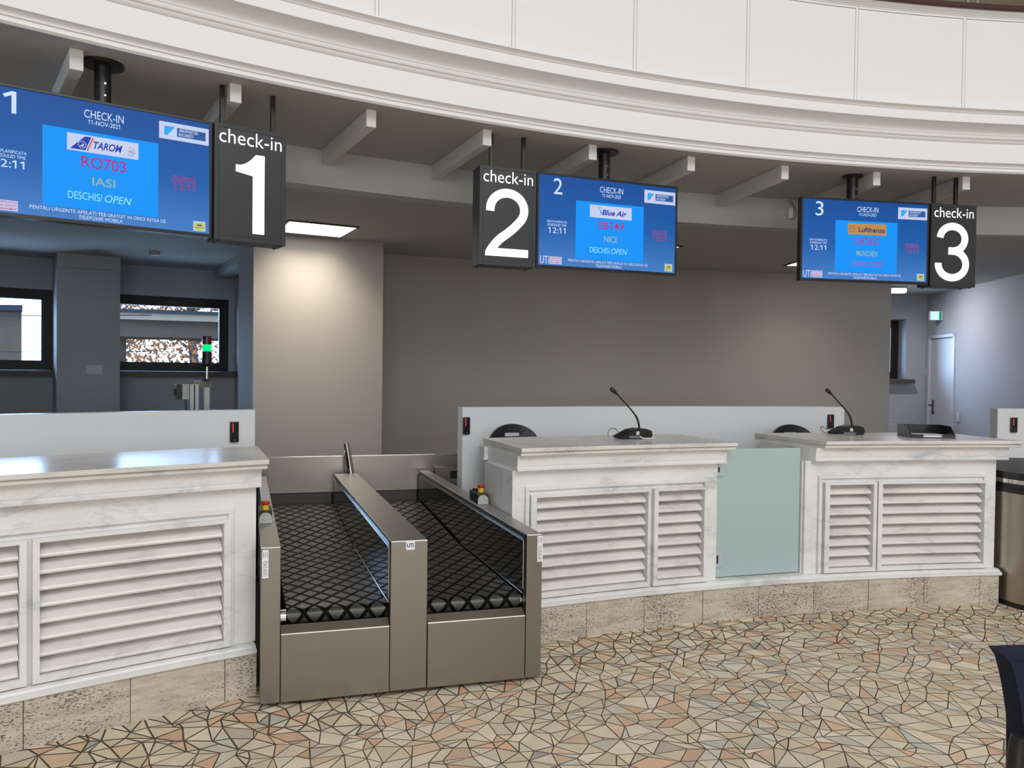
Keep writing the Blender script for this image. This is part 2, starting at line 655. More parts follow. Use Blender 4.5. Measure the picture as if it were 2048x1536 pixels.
def strip(bm, path, w, y0, y1, mat=None):
    L, Rr = ribbon(path, w)
    tb = NB()
    rings = [[Vector((a[0], y0, a[1])), Vector((b[0], y0, b[1])), Vector((b[0], y1, b[1])), Vector((a[0], y1, a[1]))] for a, b in zip(L, Rr)]
    loft(tb, rings)
    merge(bm, tb, mat)

CAP = None
def glyphs(s, bold=0.0, shear=0.0):
    cu = bpy.data.curves.new('lettering', 'FONT')
    cu.body = s
    cu.offset = bold
    cu.shear = shear
    cu.resolution_u = 4
    ob = bpy.data.objects.new('lettering', cu)
    me = bpy.data.meshes.new_from_object(ob)
    out = [v.co.copy() for v in me.vertices], [list(p.vertices) for p in me.polygons]
    bpy.data.objects.remove(ob)
    bpy.data.curves.remove(cu)
    bpy.data.meshes.remove(me)
    return out

def text(bm, s, h, x, z, y, align='C', bold=0.0, shear=0.0, width=None, mat=None, mi=0, flag=False):
    """lettering with cap height h whose baseline sits at z in the local x-z plane"""
    global CAP
    if CAP is None:
        v, _ = glyphs('H')
        CAP = max(p.y for p in v)
    vs_, fs = glyphs(s, bold, shear)
    if not vs_:
        return
    if flag:
        # give each plain upright figure one its flag
        adj = {}
        for f in fs:
            for a in f:
                adj.setdefault(a, set()).update(f)
        seen = set()
        for a0 in range(len(vs_)):
            if a0 in seen or a0 not in adj:
                continue
            isl, st = set(), [a0]
            while st:
                q = st.pop()
                if q in isl:
                    continue
                isl.add(q)
                st.extend(adj.get(q, ()))
            seen |= isl
            xa, xb = min(vs_[i].x for i in isl), max(vs_[i].x for i in isl)
            ya, yb = min(vs_[i].y for i in isl), max(vs_[i].y for i in isl)
            H_ = yb - ya
            if xb - xa < 0.22 * H_ and H_ > 0.85 * CAP:
                n0 = len(vs_)
                wv = xb - xa
                vs_ += [Vector((xa, yb, 0)), Vector((xa - 0.26 * H_, yb - 0.18 * H_, 0)), Vector((xa - 0.20 * H_, yb - 0.18 * H_ - wv * 0.95, 0)), Vector((xa, yb - wv * 1.25, 0))]
                fs.append([n0, n0 + 1, n0 + 2, n0 + 3])
    k = h / CAP
    x0, x1 = min(p.x for p in vs_), max(p.x for p in vs_)
    kx = k if width is None else width / (x1 - x0)
    off = {'C': -(x0 + x1) / 2, 'L': -x0, 'R': -x1}[align]
    tb = NB()
    nv = [tb.verts.new((x + (p.x + off) * kx, y, z + p.y * k)) for p in vs_]
    for f in fs:
        try:
            nf = tb.faces.new([nv[i] for i in f])
            nf.material_index = mi
        except ValueError:
            pass
    merge(bm, tb, mat)

# ------------------------------------------------------------------ floor
def build_floor():
    sp = 0.080
    pts = []
    j = 0
    y = -0.6
    while y < 5.6:
        x = -5.2 + (sp / 2 if j % 2 else 0)
        while x < 7.2:
            px, py = x + rnd.uniform(-.46, .46) * sp, y + rnd.uniform(-.46, .46) * sp
            if math.hypot(px - CX, py - CY) < 9.96:
                pts.append(Vector((px, py)))
            x += sp
        y += sp * 0.88
        j += 1
    vs2, es, fs = delaunay_2d_cdt(pts, [], [], 0, 1e-5)[:3]
    tri = [list(f) for f in fs if len(f) == 3]
    edge = {}
    for i, f in enumerate(tri):
        for k in range(3):
            edge.setdefault(frozenset((f[k], f[(k + 1) % 3])), []).append(i)
    used = set()
    polys = []
    order = list(range(len(tri)))
    rnd.shuffle(order)
    def ccw(p):
        s = sum(p[k].x * p[(k + 1) % len(p)].y - p[(k + 1) % len(p)].x * p[k].y for k in range(len(p)))
        return p if s > 0 else p[::-1]
    for i in order:
        if i in used:
            continue
        used.add(i)
        f = tri[i]
        poly = f
        if rnd.random() < 0.34:
            for k in range(3):
                e = frozenset((f[k], f[(k + 1) % 3]))
                nb = [q for q in edge[e] if q != i and q not in used]
                if nb:
                    g = tri[nb[0]]
                    opp = [v for v in g if v not in e][0]
                    cand = [f[(k + 1) % 3], f[(k + 2) % 3], f[k], opp]
                    c = [vs2[v] for v in cand]
                    cr = []
                    for q in range(4):
                        a, b, d = c[q], c[(q + 1) % 4], c[(q + 2) % 4]
                        cr.append((b.x - a.x) * (d.y - b.y) - (b.y - a.y) * (d.x - b.x))
                    if all(v > 5e-5 for v in cr) or all(v < -5e-5 for v in cr):
                        poly = cand
                        used.add(nb[0])
                        break
        polys.append(ccw([vs2[v] for v in poly]))
    pal = [((0.66, 0.56, 0.41), 30), ((0.70, 0.60, 0.455), 28), ((0.74, 0.65, 0.51), 20), ((0.68, 0.50, 0.34), 13),
           ((0.70, 0.44, 0.29), 8), ((0.62, 0.57, 0.46), 5), ((0.60, 0.57, 0.48), 3), ((0.52, 0.45, 0.36), 3), ((0.40, 0.37, 0.33), 1)]
    bag = [c for c, w in pal for _ in range(w)]
    bm = NB()
    cl = bm.loops.layers.float_color.new('tile')
    for p in polys:
        n = len(p)
        ok = True
        res = []
        d = rnd.uniform(0.0017, 0.0030)
        if math.hypot(p[0].x - CX, p[0].y - CY) > 9.35 + rnd.uniform(-.2, .3):
            d += 0.0014
        for k in range(n):
            a, b, c = p[k - 1], p[k], p[(k + 1) % n]
            e1 = (b - a)
            e2 = (c - b)
            if e1.length < 0.006 or e2.length < 0.006:
                ok = False
                break
            n1 = Vector((-e1.y, e1.x)).normalized()
            n2 = Vector((-e2.y, e2.x)).normalized()
            q = 1 + n1.dot(n2)
            if q < 0.12:
                q = 0.12
            res.append(b + (n1 + n2) * (d / q))
        if not ok:
            continue
        s = sum(res[k].x * res[(k + 1) % n].y - res[(k + 1) % n].x * res[k].y for k in range(n))
        if s < 2e-5:
            continue
        f = bm.faces.new([bm.verts.new((v.x, v.y, 0.0)) for v in res])
        col = rnd.choice(bag)
        t = rnd.uniform(0.88, 1.10)
        for lp in f.loops:
            lp[cl] = (*[min(1, c * t) for c in col], 1)
    # bedding of dark grout below the shards
    ring = [P(12.0 if -60 < a < 20 else 10.4, a, -0.0025) for a in [k * 3 for k in range(-60, 60)]]
    c0 = bm.verts.new((CX, CY, -0.0025))
    rv = [bm.verts.new(v) for v in ring]
    for k in range(len(rv)):
        f = bm.faces.new((c0, rv[k - 1], rv[k]))
        f.material_index = 1
    for f in bm.faces:
        f.normal_update()
        if f.normal.z < 0:
            f.normal_flip()
    me = bpy.data.meshes.new('floor')
    bm.to_mesh(me)
    bm.free()
    me.materials.append(M['tiles'])
    me.materials.append(M['grout'])
    o = link(bpy.data.objects.new('floor', me))
    o['kind'] = 'structure'
build_floor()

def floor_mat_far():
    return plain('far_mosaic', (0.42, 0.36, 0.27), 0.5, var=0.15)

bm = NB()
arc(bm, 9.95, 16.6, -60, 20, -0.06, -0.003)
struct('floor_office', bm, M['office_floor'])
# plain field of the hall floor behind the photographer, same stone seen from afar
bm = NB()
ring = [P(10.3, a, -0.001) for a in range(62, 293, 3)]
c0 = bm.verts.new((CX, -0.62, -0.001))
rv = [bm.verts.new((v.x, min(v.y, -0.62), v.z)) for v in ring]
for a, b in zip(rv[:-1], rv[1:]):
    try:
        bm.faces.new((c0, a, b))
    except ValueError:
        pass
bmesh.ops.dissolve_degenerate(bm, dist=1e-4, edges=bm.edges[:])
struct('floor_hall', bm, floor_mat_far())

# ------------------------------------------------------------------ hall shell
bm = NB()
arc(bm, 10.35, 10.6, 6.95, 313.8, 0, 8.0, 90)
for a in (-50.2, 13.0):  # unseen gallery end walls, added to keep sky light from leaking in
    arc(bm, 10.46, 14.1, a, a + 0.6, 2.8, 8.0, 1)
struct('wall_hall', bm, M['hall_paint'])
bm = NB()
arc(bm, 0.02, 14.2, -180, 180, 8.0, 8.1, 90)
struct('ceiling_hall', bm, M['white_paint'])

# balcony front: mouldings + panelled parapet, all one plastered wall
bm = NB()
prof = [(10.45, 2.905), (10.205, 2.905), (10.195, 2.9), (10.195, 2.936), (10.186, 2.938), (10.186, 2.943), (10.182, 2.950), (10.172, 2.958), (10.158, 2.963),
        (10.158, 3.092), (10.150, 3.096), (10.142, 3.104), (10.139, 3.112), (10.128, 3.116), (10.124, 3.124), (10.122, 3.134)]
for k in range(9):
    t = k / 8
    prof.append((10.118 - 0.072 * (1 - math.cos(t * math.pi / 2)), 3.138 + 0.050 * math.sin(t * math.pi / 2)))
prof += [(10.036, 3.190), (10.036, 3.248), (10.030, 3.251), (10.026, 3.258), (10.016, 3.266), (10.002, 3.270), (10.002, 3.276), (10.06, 3.282), (10.075, 3.284)]
prof += [(10.075, 3.900), (10.062, 3.903), (10.060, 3.910), (10.050, 3.913), (10.050, 3.919), (10.040, 3.921), (10.025, 3.925), (10.022, 3.930), (10.28, 3.930), (10.28, 3.2), (10.45, 3.2)]
sweep(bm, prof, -50, 13, True, 126)
step = 4.483
for k in range(-5, 9):
    d = -29.229 + step * k
    w = 0.0085 / 10.07 * 180 / math.pi
    arc(bm, 10.066, 10.08, d - w, d + w, 3.284, 3.900, 1)
    g = 0.0035 / 10.07 * 180 / math.pi + w
    arc(bm, 10.067, 10.08, d + g, d + step - g, 3.284, 3.884, 6)
    arc(bm, 10.062, 10.08, d + w, d + step - w, 3.888, 3.900, 6)
struct('wall_balcony', bm, M['white_paint'])
bm = NB()
sweep(bm, [(10.005, 3.9305), (10.0, 3.936), (10.0, 3.960), (10.01, 3.968), (10.16, 3.968), (10.17, 3.960), (10.17, 3.9305)], -50, 13, True, 100)
solo('handrail', bm, M['wood_dark'], P(10.08, -18, 3.9305), 'dark brown wooden handrail running along the top of the white balcony parapet', 'handrail')
# gallery floor above the soffit and upper wall with pale window bars
bm = NB()
arc(bm, 10.2, 16.6, -50, 13, 2.915, 3.15)
struct('ceiling_soffit', bm, M['ceiling_paint'])
bm = NB()
arc(bm, 13.9, 14.1, -50, 13, 3.15, 8.0)
struct('wall_gallery', bm, M['beige'])
for k, (d, lab) in enumerate(((1.4, 'cream upright bar on the beige gallery wall above the balcony, the left of two'),)):
    bm = NB()
    for s in (-0.18, 0, 0.18):
        arc(bm, 13.86, 13.898, d + s - 0.035, d + s + 0.035, 4.6, 7.2, 1)
    solo('wall_moulding', bm, M['white_paint'], P(13.88, d, 4.6), 'cream upright moulding on the beige gallery wall just over the dark handrail', 'moulding')
bm = NB()
for s in (-1, 1):
    a0, a1 = P(13.875, 4.6 + s * 0.10, 5.5), P(13.875, 4.6 + s * 0.75, 7.4)
    tube(bm, [a0, a1], 0.018, 6)
solo('wall_ornament', bm, M['white_paint'], P(13.88, 4.6, 5.5), 'cream V shaped ornament on the gallery wall near the top right corner', 'ornament')

# ------------------------------------------------------------------ office shell behind the desks
bm = NB()
arc(bm, 10.19, 11.21, -50, 13, 2.9, 2.914)
struct('ceiling_under_balcony', bm, M['ceiling_paint'])
bm = NB()
arc(bm, 11.2, 11.34, -50, 13, 2.667, 2.914)
struct('wall_bulkhead', bm, M['bulkhead'])
bm = NB()
arc(bm, 11.34, 16.9, -50, 13, 2.667, 2.8)
struct('ceiling_office', bm, M['ceiling_paint'])
bm = NB()
arc(bm, 13.15, 13.86, -29.35, -24.3, 0, 2.667)
struct('wall_pier', bm, M['wall_paint'])
bm = NB()
arc(bm, 13.82, 14.0, -24.3, 0.97, 0, 2.667)
struct('wall_back', bm, M['wall_paint'])

def ring_wall(bm, r0, r1, d0, d1, holes, ztop=2.667):
    """curved wall with rectangular holes (a, b, z0, z1) sorted by angle"""
    cur = d0
    for a, b, z0, z1 in holes:
        if a > cur:
            arc(bm, r0, r1, cur, a, 0, ztop)
        arc(bm, r0, r1, a, b, 0, z0)
        arc(bm, r0, r1, a, b, z1, ztop)
        cur = b
    arc(bm, r0, r1, cur, d1, 0, ztop)

WZ0, WZ1 = 1.43, 2.32
bm = NB()
ring_wall(bm, 16.3, 16.55, -50, -10, [(-39.2, -34.9, WZ0, WZ1), (-32.75, -28.3, WZ0, WZ1)])
ring_wall(bm, 16.3, 16.75, -10, 8, [(1.5, 5.80, WZ0 - 0.005, WZ1 + 0.002)])
# piers standing forward between the window niches
for a, b in ((-44, -39.5), (-34.90, -32.72), (-28.05, -22)):
    arc(bm, 15.75, 16.3, a, b, 0, 2.667)
arc(bm, 15.70, 15.75, -34.90, -32.72, 2.525, 2.667)
struct('wall_left', bm, M['office_paint'])

def radial_wall(name, deg, r0, r1, z0, z1, th, mat, holes=()):
    bm = NB()
    a = R(deg)
    mt = Matrix.Translation(Vector((CX, CY, 0))) @ Matrix.Rotation(-a, 4, 'Z')   # local y = outward, x = right
    cur = r0
    for h0, h1, hz in holes:
        bx(bm, 0, th, cur, h0, z0, z1, mat=mt)
        bx(bm, 0, th, h0, h1, hz, z1, mat=mt)
        cur = h1
    bx(bm, 0, th, cur, r1, z0, z1, mat=mt)
    return struct(name, bm, mat), mt

radial_wall('wall_right', 6.8, 10.6, 16.4, 0, 2.667, 0.15, M['office_paint'], holes=((15.35, 16.22, 2.07),))
radial_wall('wall_far_left', -46, 10.6, 16.4, 0, 2.667, 0.15, M['office_paint'])
# dark downstand beam by the pier, left office
bm = NB()
arc(bm, 14.2, 16.28, -28.9, -27.4, 2.575, 2.667)
struct('trim_1', bm, M['ceiling_paint'])
# low ledge under the right hand window
bm = NB()
arc(bm, 15.95, 16.29, 0.5, 5.75, 0, 0.775)
struct('trim_2', bm, M['office_paint'])

# windows
def window(name, d0, d1, r0=16.33, rs=16.02, ds=0.2):
    bm = NB()
    r1 = r0 + 0.07
    fw_ = 0.105 / 16.3 * 180 / math.pi
    arc(bm, r0, r1, d0, d0 + fw_ * 0.4, WZ0, WZ1, 1)
    arc(bm, r0, r1, d1 - fw_, d1, WZ0, WZ1, 1)
    arc(bm, r0, r1, d0 + fw_ * 0.4, d1 - fw_, WZ0, WZ0 + 0.105)
    arc(bm, r0, r1, d0 + fw_ * 0.4, d1 - fw_, WZ1 - 0.112, WZ1)
    # inner sash bead
    arc(bm, r0 - 0.014, r0, d0, d0 + fw_ * 0.25, WZ0, WZ1, 1)
    arc(bm, r0 - 0.014, r0, d1 - fw_ * 0.55, d1, WZ0, WZ1, 1)
    arc(bm, r0 - 0.014, r0, d0 + fw_ * 0.25, d1 - fw_ * 0.55, WZ0, WZ0 + 0.055)
    arc(bm, r0 - 0.014, r0, d0 + fw_ * 0.25, d1 - fw_ * 0.55, WZ1 - 0.055, WZ1)
    fr = struct(name, bm, M['window_frame'])
    bm = NB()
    sweep(bm, [(r0 + 0.035, WZ0 + 0.1), (r0 + 0.035, WZ1 - 0.107)], d0 + fw_ * 0.4, d1 - fw_, closed=False)
    pane = struct('window_pane', bm, M['glass'], parent=fr)
    bm = NB()
    dm = (d0 + d1) / 2
    arc(bm, r0 - 0.03, r0, dm - 0.22, dm + 0.22, WZ1 - 0.075, WZ1 - 0.055, 2)
    struct('window_handle', bm, M['dark_steel'], parent=fr)
    bm = NB()
    sweep(bm, [(rs, WZ0 - 0.062), (rs, WZ0 - 0.004), (rs + 0.01, WZ0), (r0 + 0.01, WZ0), (r0 + 0.01, WZ0 - 0.062)], d0 - 0.12, d1 + ds, True)
    struct('window_sill', bm, M['sill'], parent=fr)
    return fr
window('window_1', -39.2, -34.9)
window('window_2', -32.75, -28.3)
window('window_3', 1.5, 5.80, 16.6, 16.14, 0.28)

# door on the right-hand office wall
a68 = Matrix.Translation(Vector((CX, CY, 0))) @ Matrix.Rotation(-R(6.8), 4, 'Z')
bm = NB()
bx(bm, -0.012, 0.14, 16.16, 16.22, 0, 2.07, 0.003, a68)
bx(bm, -0.012, 0.14, 15.35, 15.40, 0, 2.07, 0.003, a68)
bx(bm, -0.012, 0.14, 15.35, 16.22, 2.025, 2.07, 0.003, a68)
bx(bm, 0.10, 0.14, 15.40, 16.16, 0, 2.025, 0, a68)  # unseen backing sheet, added so no sky light shows round the leaf
dfr = struct('door_1', bm, M['door_paint'])
bm = NB()
bx(bm, 0.02, 0.06, 15.402, 16.135, 0.008, 2.02, 0.002, a68)
dl = struct('door_leaf', bm, M['door_paint'], parent=dfr)
bm = NB()
bx(bm, 0.012, 0.02, 16.04, 16.085, 0.93, 1.14, 0.003, a68)
tube(bm, [a68 @ Vector((0.015, 16.06, 1.06)), a68 @ Vector((-0.04, 16.06, 1.06)), a68 @ Vector((-0.045, 15.94, 1.06))], 0.010, 8)
struct('door_handle', bm, M['dark_steel'], parent=dl, smooth=True)

# ------------------------------------------------------------------ soffit beams
beam_deg = [-36.72, -32.88, -28.95, -25.08, -21.17, -17.25, -13.35, -9.46, -5.68]
beam_lab = ['white soffit beam left of the black ceiling plate above screen 1', 'white soffit beam between the two hanging rods of sign 1',
            'white soffit beam right of sign 1, nearest to it, left of the mid gap', 'white soffit beam whose end touches the left hanging rod of sign 2',
            'white soffit beam end beside the pole of screen 2', 'white soffit beam just right of screen 2',
            'white soffit beam midway between screens 2 and 3', 'white soffit beam just right of the pole of screen 3',
            'white soffit beam right of the hanging rods of sign 3, rightmost']
for d, lab in zip(beam_deg, beam_lab):
    bm = NB()
    mt = Matrix.Translation(P(0, 0, 0)) @ Matrix.Rotation(-R(d), 4, 'Z')
    bx(bm, -0.0275, 0.0275, 10.285, 11.199, 2.806, 2.8995, 0.002, mt)
    solo('soffit_beam', bm, M['beam_paint'], P(10.7, d, 2.806), lab, 'beam', 'beams under the balcony soffit')

# ------------------------------------------------------------------ plinths and counters
def deg_of(m, r=9.9):
    return m / r * 180 / math.pi

def plinth(d0, d1, joints, label, e0=0.0, e1=0.0, sr=0.06):
    t = thing('stone_plinth', label, 'plinth', P(9.9, (d0 + d1) / 2, 0))
    cuts = [d0] + [j for j in joints if d0 < j < d1] + [d1]
    for a, b in zip(cuts[:-1], cuts[1:]):
        bm = NB()
        g = deg_of(0.0018)
        q0 = 9.858 + rnd.uniform(-.0015, .0015)
        taper(bm, [(q0, 0.0), (10.40, 0.0), (10.40, 0.192), (q0, 0.192)], a + g, b - g, a + g + (e0 if a == d0 else 0), b - g + (e1 if b == d1 else 0))
        part('stone_block', bm, M['travertine'], t)
    bm = NB()
    arc(bm, 9.862, 10.39, d0 + 0.02 + e0, d1 - 0.02, 0.002, 0.190)
    part('joint_mortar', bm, M['grout'], t)
    bm = NB()
    taper(bm, [(9.852, 0.193), (9.846, 0.198), (9.846, 0.214), (9.862, 0.218), (9.868, 0.226), (9.882, 0.232), (10.40, 0.232), (10.40, 0.193)], d0 - 0.02, d1 + sr, d0 - 0.02 + e0, d1 + sr + e1)
    part('marble_sill', bm, M['marble'], t)
    return t
plinth(-41.0, -32.83, [-40.3, -38.06, -35.86, -33.64], 'brown travertine plinth with marble sill under the left counter', sr=-0.02)
plinth(-25.06, -5.78, [-24.7, -22.43, -20.24, -17.95, -15.7, -13.44, -11.18, -8.87, -6.58], 'long brown travertine plinth with marble sill under counters 2 and 3 and the glass gate', 0.32)

def louver(parent, d0, d1, z0, z1, o0, o1, oz0, oz1):
    """frame d0..d1 x z0..z1 with opening o0..o1 x oz0..oz1, slats behind"""
    bm = NB()
    rf, rb = 9.876, 9.925
    def bar(a, b, za, zb):
        sweep(bm, [(rb, za), (rf + 0.006, za), (rf, za + 0.004), (rf, zb - 0.004), (rf + 0.006, zb), (rb, zb)], a, b, True)
    bar(d0, o0, z0, z1)
    bar(o1, d1, z0, z1)
    bar(o0, o1, z0, oz0)
    bar(o0, o1, oz1, z1)
    # inner reveal
    arc(bm, rb, 10.03, o0 - 0.02, o0, oz0, oz1, 1)
    arc(bm, rb, 10.03, o1, o1 + 0.02, oz0, oz1, 1)
    fr = part('louver_panel', bm, M['marble'], parent)
    bm = NB()
    n = 8
    pitch = (oz1 - oz0) / n
    for k in range(n):
        zb = oz0 + k * pitch + 0.001
        prof_ = [(9.900, zb + 0.004), (9.897, zb + 0.011), (9.900, zb + 0.018), (9.948, zb + 0.051), (9.957, zb + 0.054), (9.966, zb + 0.048), (9.964, zb + 0.041), (9.913, zb + 0.004), (9.907, zb + 0.001)]
        sweep(bm, prof_, o0 + 0.012, o1 - 0.012, True)
    part('louver_slats', bm, M['marble_slat'], fr)

ZB0, ZB1 = 0.2325, 0.947
def counter(label, b0, b1, c0, c1, t0, t1, tb0, tb1, lou, lab0, lab1, corbel=False):
    th = thing('check_in_counter', label, 'counter', P(10.1, (b0 + b1) / 2, 0.232), group=None)
    # body with recesses behind the louvres
    bm = NB()
    ops = sorted((l[4], l[5]) for l in lou)
    oz0, oz1 = min(l[6] for l in lou), max(l[7] for l in lou)
    rF, rB = 9.91, 10.38
    cur = b0
    for a, b in ops:
        arc(bm, rF, 10.04, cur, a - 0.05, ZB0, ZB1)
        cur = b + 0.05
    arc(bm, rF, 10.04, cur, b1, ZB0, ZB1)
    for a, b in ops:
        arc(bm, rF, 10.04, a - 0.05, b + 0.05, ZB0, oz0 - 0.004)
        arc(bm, rF, 10.04, a - 0.05, b + 0.05, oz1 + 0.004, ZB1)
    k1 = (10.04 - 9.91) / 0.55
    taper(bm, [(10.04, ZB0), (rB, ZB0), (rB, ZB1), (10.04, ZB1)], b0, b1, b0 + tb0 - t0, b1 + tb1 - t1, 10.04)
    part('body', bm, M['marble'], th)
    # raised outer moulding: up, across, down
    bm = NB()
    w = deg_of(0.022)
    def bead(a, b, za, zb):
        sweep(bm, [(9.915, za), (9.897, za), (9.892, za + 0.004), (9.892, zb - 0.004), (9.897, zb), (9.915, zb)], a, b, True)
    bead(lab0, lab1, 0.833, 0.856)
    bead(lab0, lab0 + w, ZB0, 0.833)
    bead(lab1 - w, lab1, ZB0, 0.833)
    part('panel_moulding', bm, M['marble'], th)
    for l in lou:
        louver(th, *l)
    # cornice
    bm = NB()
    prof_ = [(9.93, ZB1), (9.874, ZB1), (9.866, ZB1 + 0.003), (9.865, ZB1 + 0.013), (9.877, ZB1 + 0.017), (9.876, ZB1 + 0.022), (9.872, ZB1 + 0.030), (9.868, ZB1 + 0.060), (9.864, 1.033), (10.36, 1.033), (10.36, ZB1)]
    taper(bm, prof_, c0, c1, c0 + tb0 - t0, c1 + tb1 - t1)
    part('cornice', bm, M['marble'], th)
    # top in two layers, plan tapering between front and back corners
    bm = NB()
    def layer(rf_, za, zb, s):
        n = 10
        rings = []
        e = 0.004
        for k in range(n + 1):
            t = k / n
            df = t0 - s + (t1 - t0 + 2 * s) * t
            db = tb0 - s + (tb1 - tb0 + 2 * s) * t
            q = [(rf_, za + e), (rf_ + e, za), (10.46, za), (10.46, zb), (rf_ + e, zb), (rf_, zb - e)]
            rings.append([P(r, df + (db - df) * (r - rf_) / (10.46 - rf_), z) for r, z in q])
        loft(bm, rings)
    layer(9.834, 1.033, 1.0545, -0.02)
    layer(9.820, 1.0555, 1.078, 0.0)
    part('countertop', bm, M['marble_top'], th)
    if corbel:
        bm = NB()
        arc(bm, 10.36, 10.44, b0 + 0.12, b0 + 0.5, 0.955, 1.032, 1)
        part('corbel', bm, M['marble'], th)
    return th

FZ0, FZ1, OZ0, OZ1 = 0.236, 0.812, 0.266, 0.793
counter('white marble check-in counter 1 between the left picture edge and the luggage belts',
        -40.6, -32.80, -40.9, -32.74, -41.1, -32.6, -40.7, -32.0,
        [(-40.2, -37.98, FZ0, FZ1, -40.05, -38.12, OZ0, OZ1), (-37.87, -33.48, FZ0, FZ1, -37.73, -33.65, OZ0, OZ1)], -40.4, -33.40)
counter('white marble check-in counter 2, right of the luggage belts and left of the glass gate',
        -25.0, -17.27, -24.95, -17.04, -24.94, -16.80, -24.70, -17.1,
        [(-24.42, -20.0, FZ0, FZ1, -24.22, -20.09, OZ0, OZ1), (-19.85, -17.74, FZ0, FZ1, -19.69, -17.88, OZ0, OZ1)], -24.57, -17.70, corbel=True)
counter('white marble check-in counter 3, right of the glass gate, under the black letter tray',
        -13.68, -5.78, -13.40, -5.45, -13.21, -5.09, -13.83, -5.6,
        [(-12.96, -10.82, FZ0, FZ1, -12.77, -10.95, OZ0, OZ1), (-10.76, -6.27, FZ0, FZ1, -10.58, -6.36, OZ0, OZ1)], -13.16, -6.20)

# glass gate between counters 2 and 3
t = thing('glass_gate', 'pale green frosted glass gate between counters 2 and 3', 'gate', P(9.95, -15.4, 0.24))
bm = NB()
ga, gb = P(9.945, -17.22, 0), P(9.945, -13.74, 0)
dvec = (gb - ga).normalized()
nrm = Vector((-dvec.y, dvec.x, 0))
mt = Matrix.Translation(ga) @ Matrix(((dvec.x, nrm.x, 0, 0), (dvec.y, nrm.y, 0, 0), (0, 0, 1, 0), (0, 0, 0, 1)))
gl_ = (gb - ga).length
prism(bm, [(0.004, 0.240), (gl_ - 0.004, 0.240), (gl_ - 0.004, 1.028), (0.036, 1.028), (0.036, 0.944), (0.004, 0.944)], 0, 0.010, mt, 0.0012)
part('glass_leaf', bm, M['frosted'], t)
for z0, z1 in ((0.862, 0.943), (0.300, 0.400)):
    bm = NB()
    bx(bm, 0.002, 0.052, -0.008, -0.0005, z0, z1, 0.002, mt)
    h = part('hinge', bm, M['zamak'], t)
    bm = NB()
    bx(bm, 0.014, 0.024, -0.0095, -0.0082, z0 + 0.025, z1 - 0.025, 0, mt)
    part('hinge_slot', bm, M['black'], h)
# marble jamb strip against counter 3
bm = NB()
arc(bm, 9.93, 10.0, -13.735, -13.69, 0.233, 0.945, 1)
arc(bm, 9.958, 10.36, -13.76, -13.735, 0.233, 0.945, 1)
solo('gate_jamb', bm, M['marble'], P(9.96, -13.72, 0.233), 'narrow marble door stop on the left side of counter 3 beside the glass gate', 'door stop')

# ------------------------------------------------------------------ white partitions with card readers
def partition(d0, d1, label):
    bm = NB()
    arc(bm, 11.30, 11.40, d0, d1, 0, 1.222)
    return solo('partition', bm, M['partition'], P(11.35, (d0 + d1) / 2, 0), label, 'partition')
partition(-44, -31.05, 'low white partition behind the left counter')
partition(-23.75, -7.22, 'long low white partition behind counters 2 and 3')
partition(-0.42, 6.0, 'short end of a low white partition at the right picture edge')

def reader(d, z0, z1, label):
    w = 0.026
    t = thing('card_reader', label, 'card reader', P(11.30, d, z0), -R(d), 'black card readers')
    bm = NB()
    bx(bm, -w, w, -0.022, -0.0005, 0, z1 - z0, 0.004)
    part('housing', bm, M['black_gloss'], t, local=True)
    bm = NB()
    bx(bm, -0.012, -0.006, -0.0235, -0.0221, (z1 - z0) * 0.48, (z1 - z0) * 0.92)
    part('status_light', bm, M['led_red'], t, local=True, label='red status light')
    bm = NB()
    bx(bm, -0.006, 0.008, -0.0228, -0.0221, 0.012, 0.015)
    part('printed_mark', bm, M['ink_grey'], t, local=True)
reader(-31.70, 1.024, 1.152, 'black card reader with red light on the left partition')
reader(-23.62, 1.028, 1.152, 'black card reader with red light at the left end of the long partition')
reader(-7.86, 1.045, 1.160, 'black card reader with red light behind the microphone on counter 3')
reader(0.25, 1.022, 1.148, 'black card reader with red light on the short partition at the right edge')

# ------------------------------------------------------------------ luggage conveyors
CO = Vector((-1.084, 3.324))
CU = Vector((1.243, 0.351)).normalized()
CV = Vector((-CU.y, CU.x)) - 0.0626 * CU
def conv_matrix(o):
    return Matrix(((CU.x, CV.x, 0, o.x), (CU.y, CV.y, 0, o.y), (0, 0, 1, 0), (0, 0, 0, 1)))
CM = conv_matrix(CO)
GT = 0.711

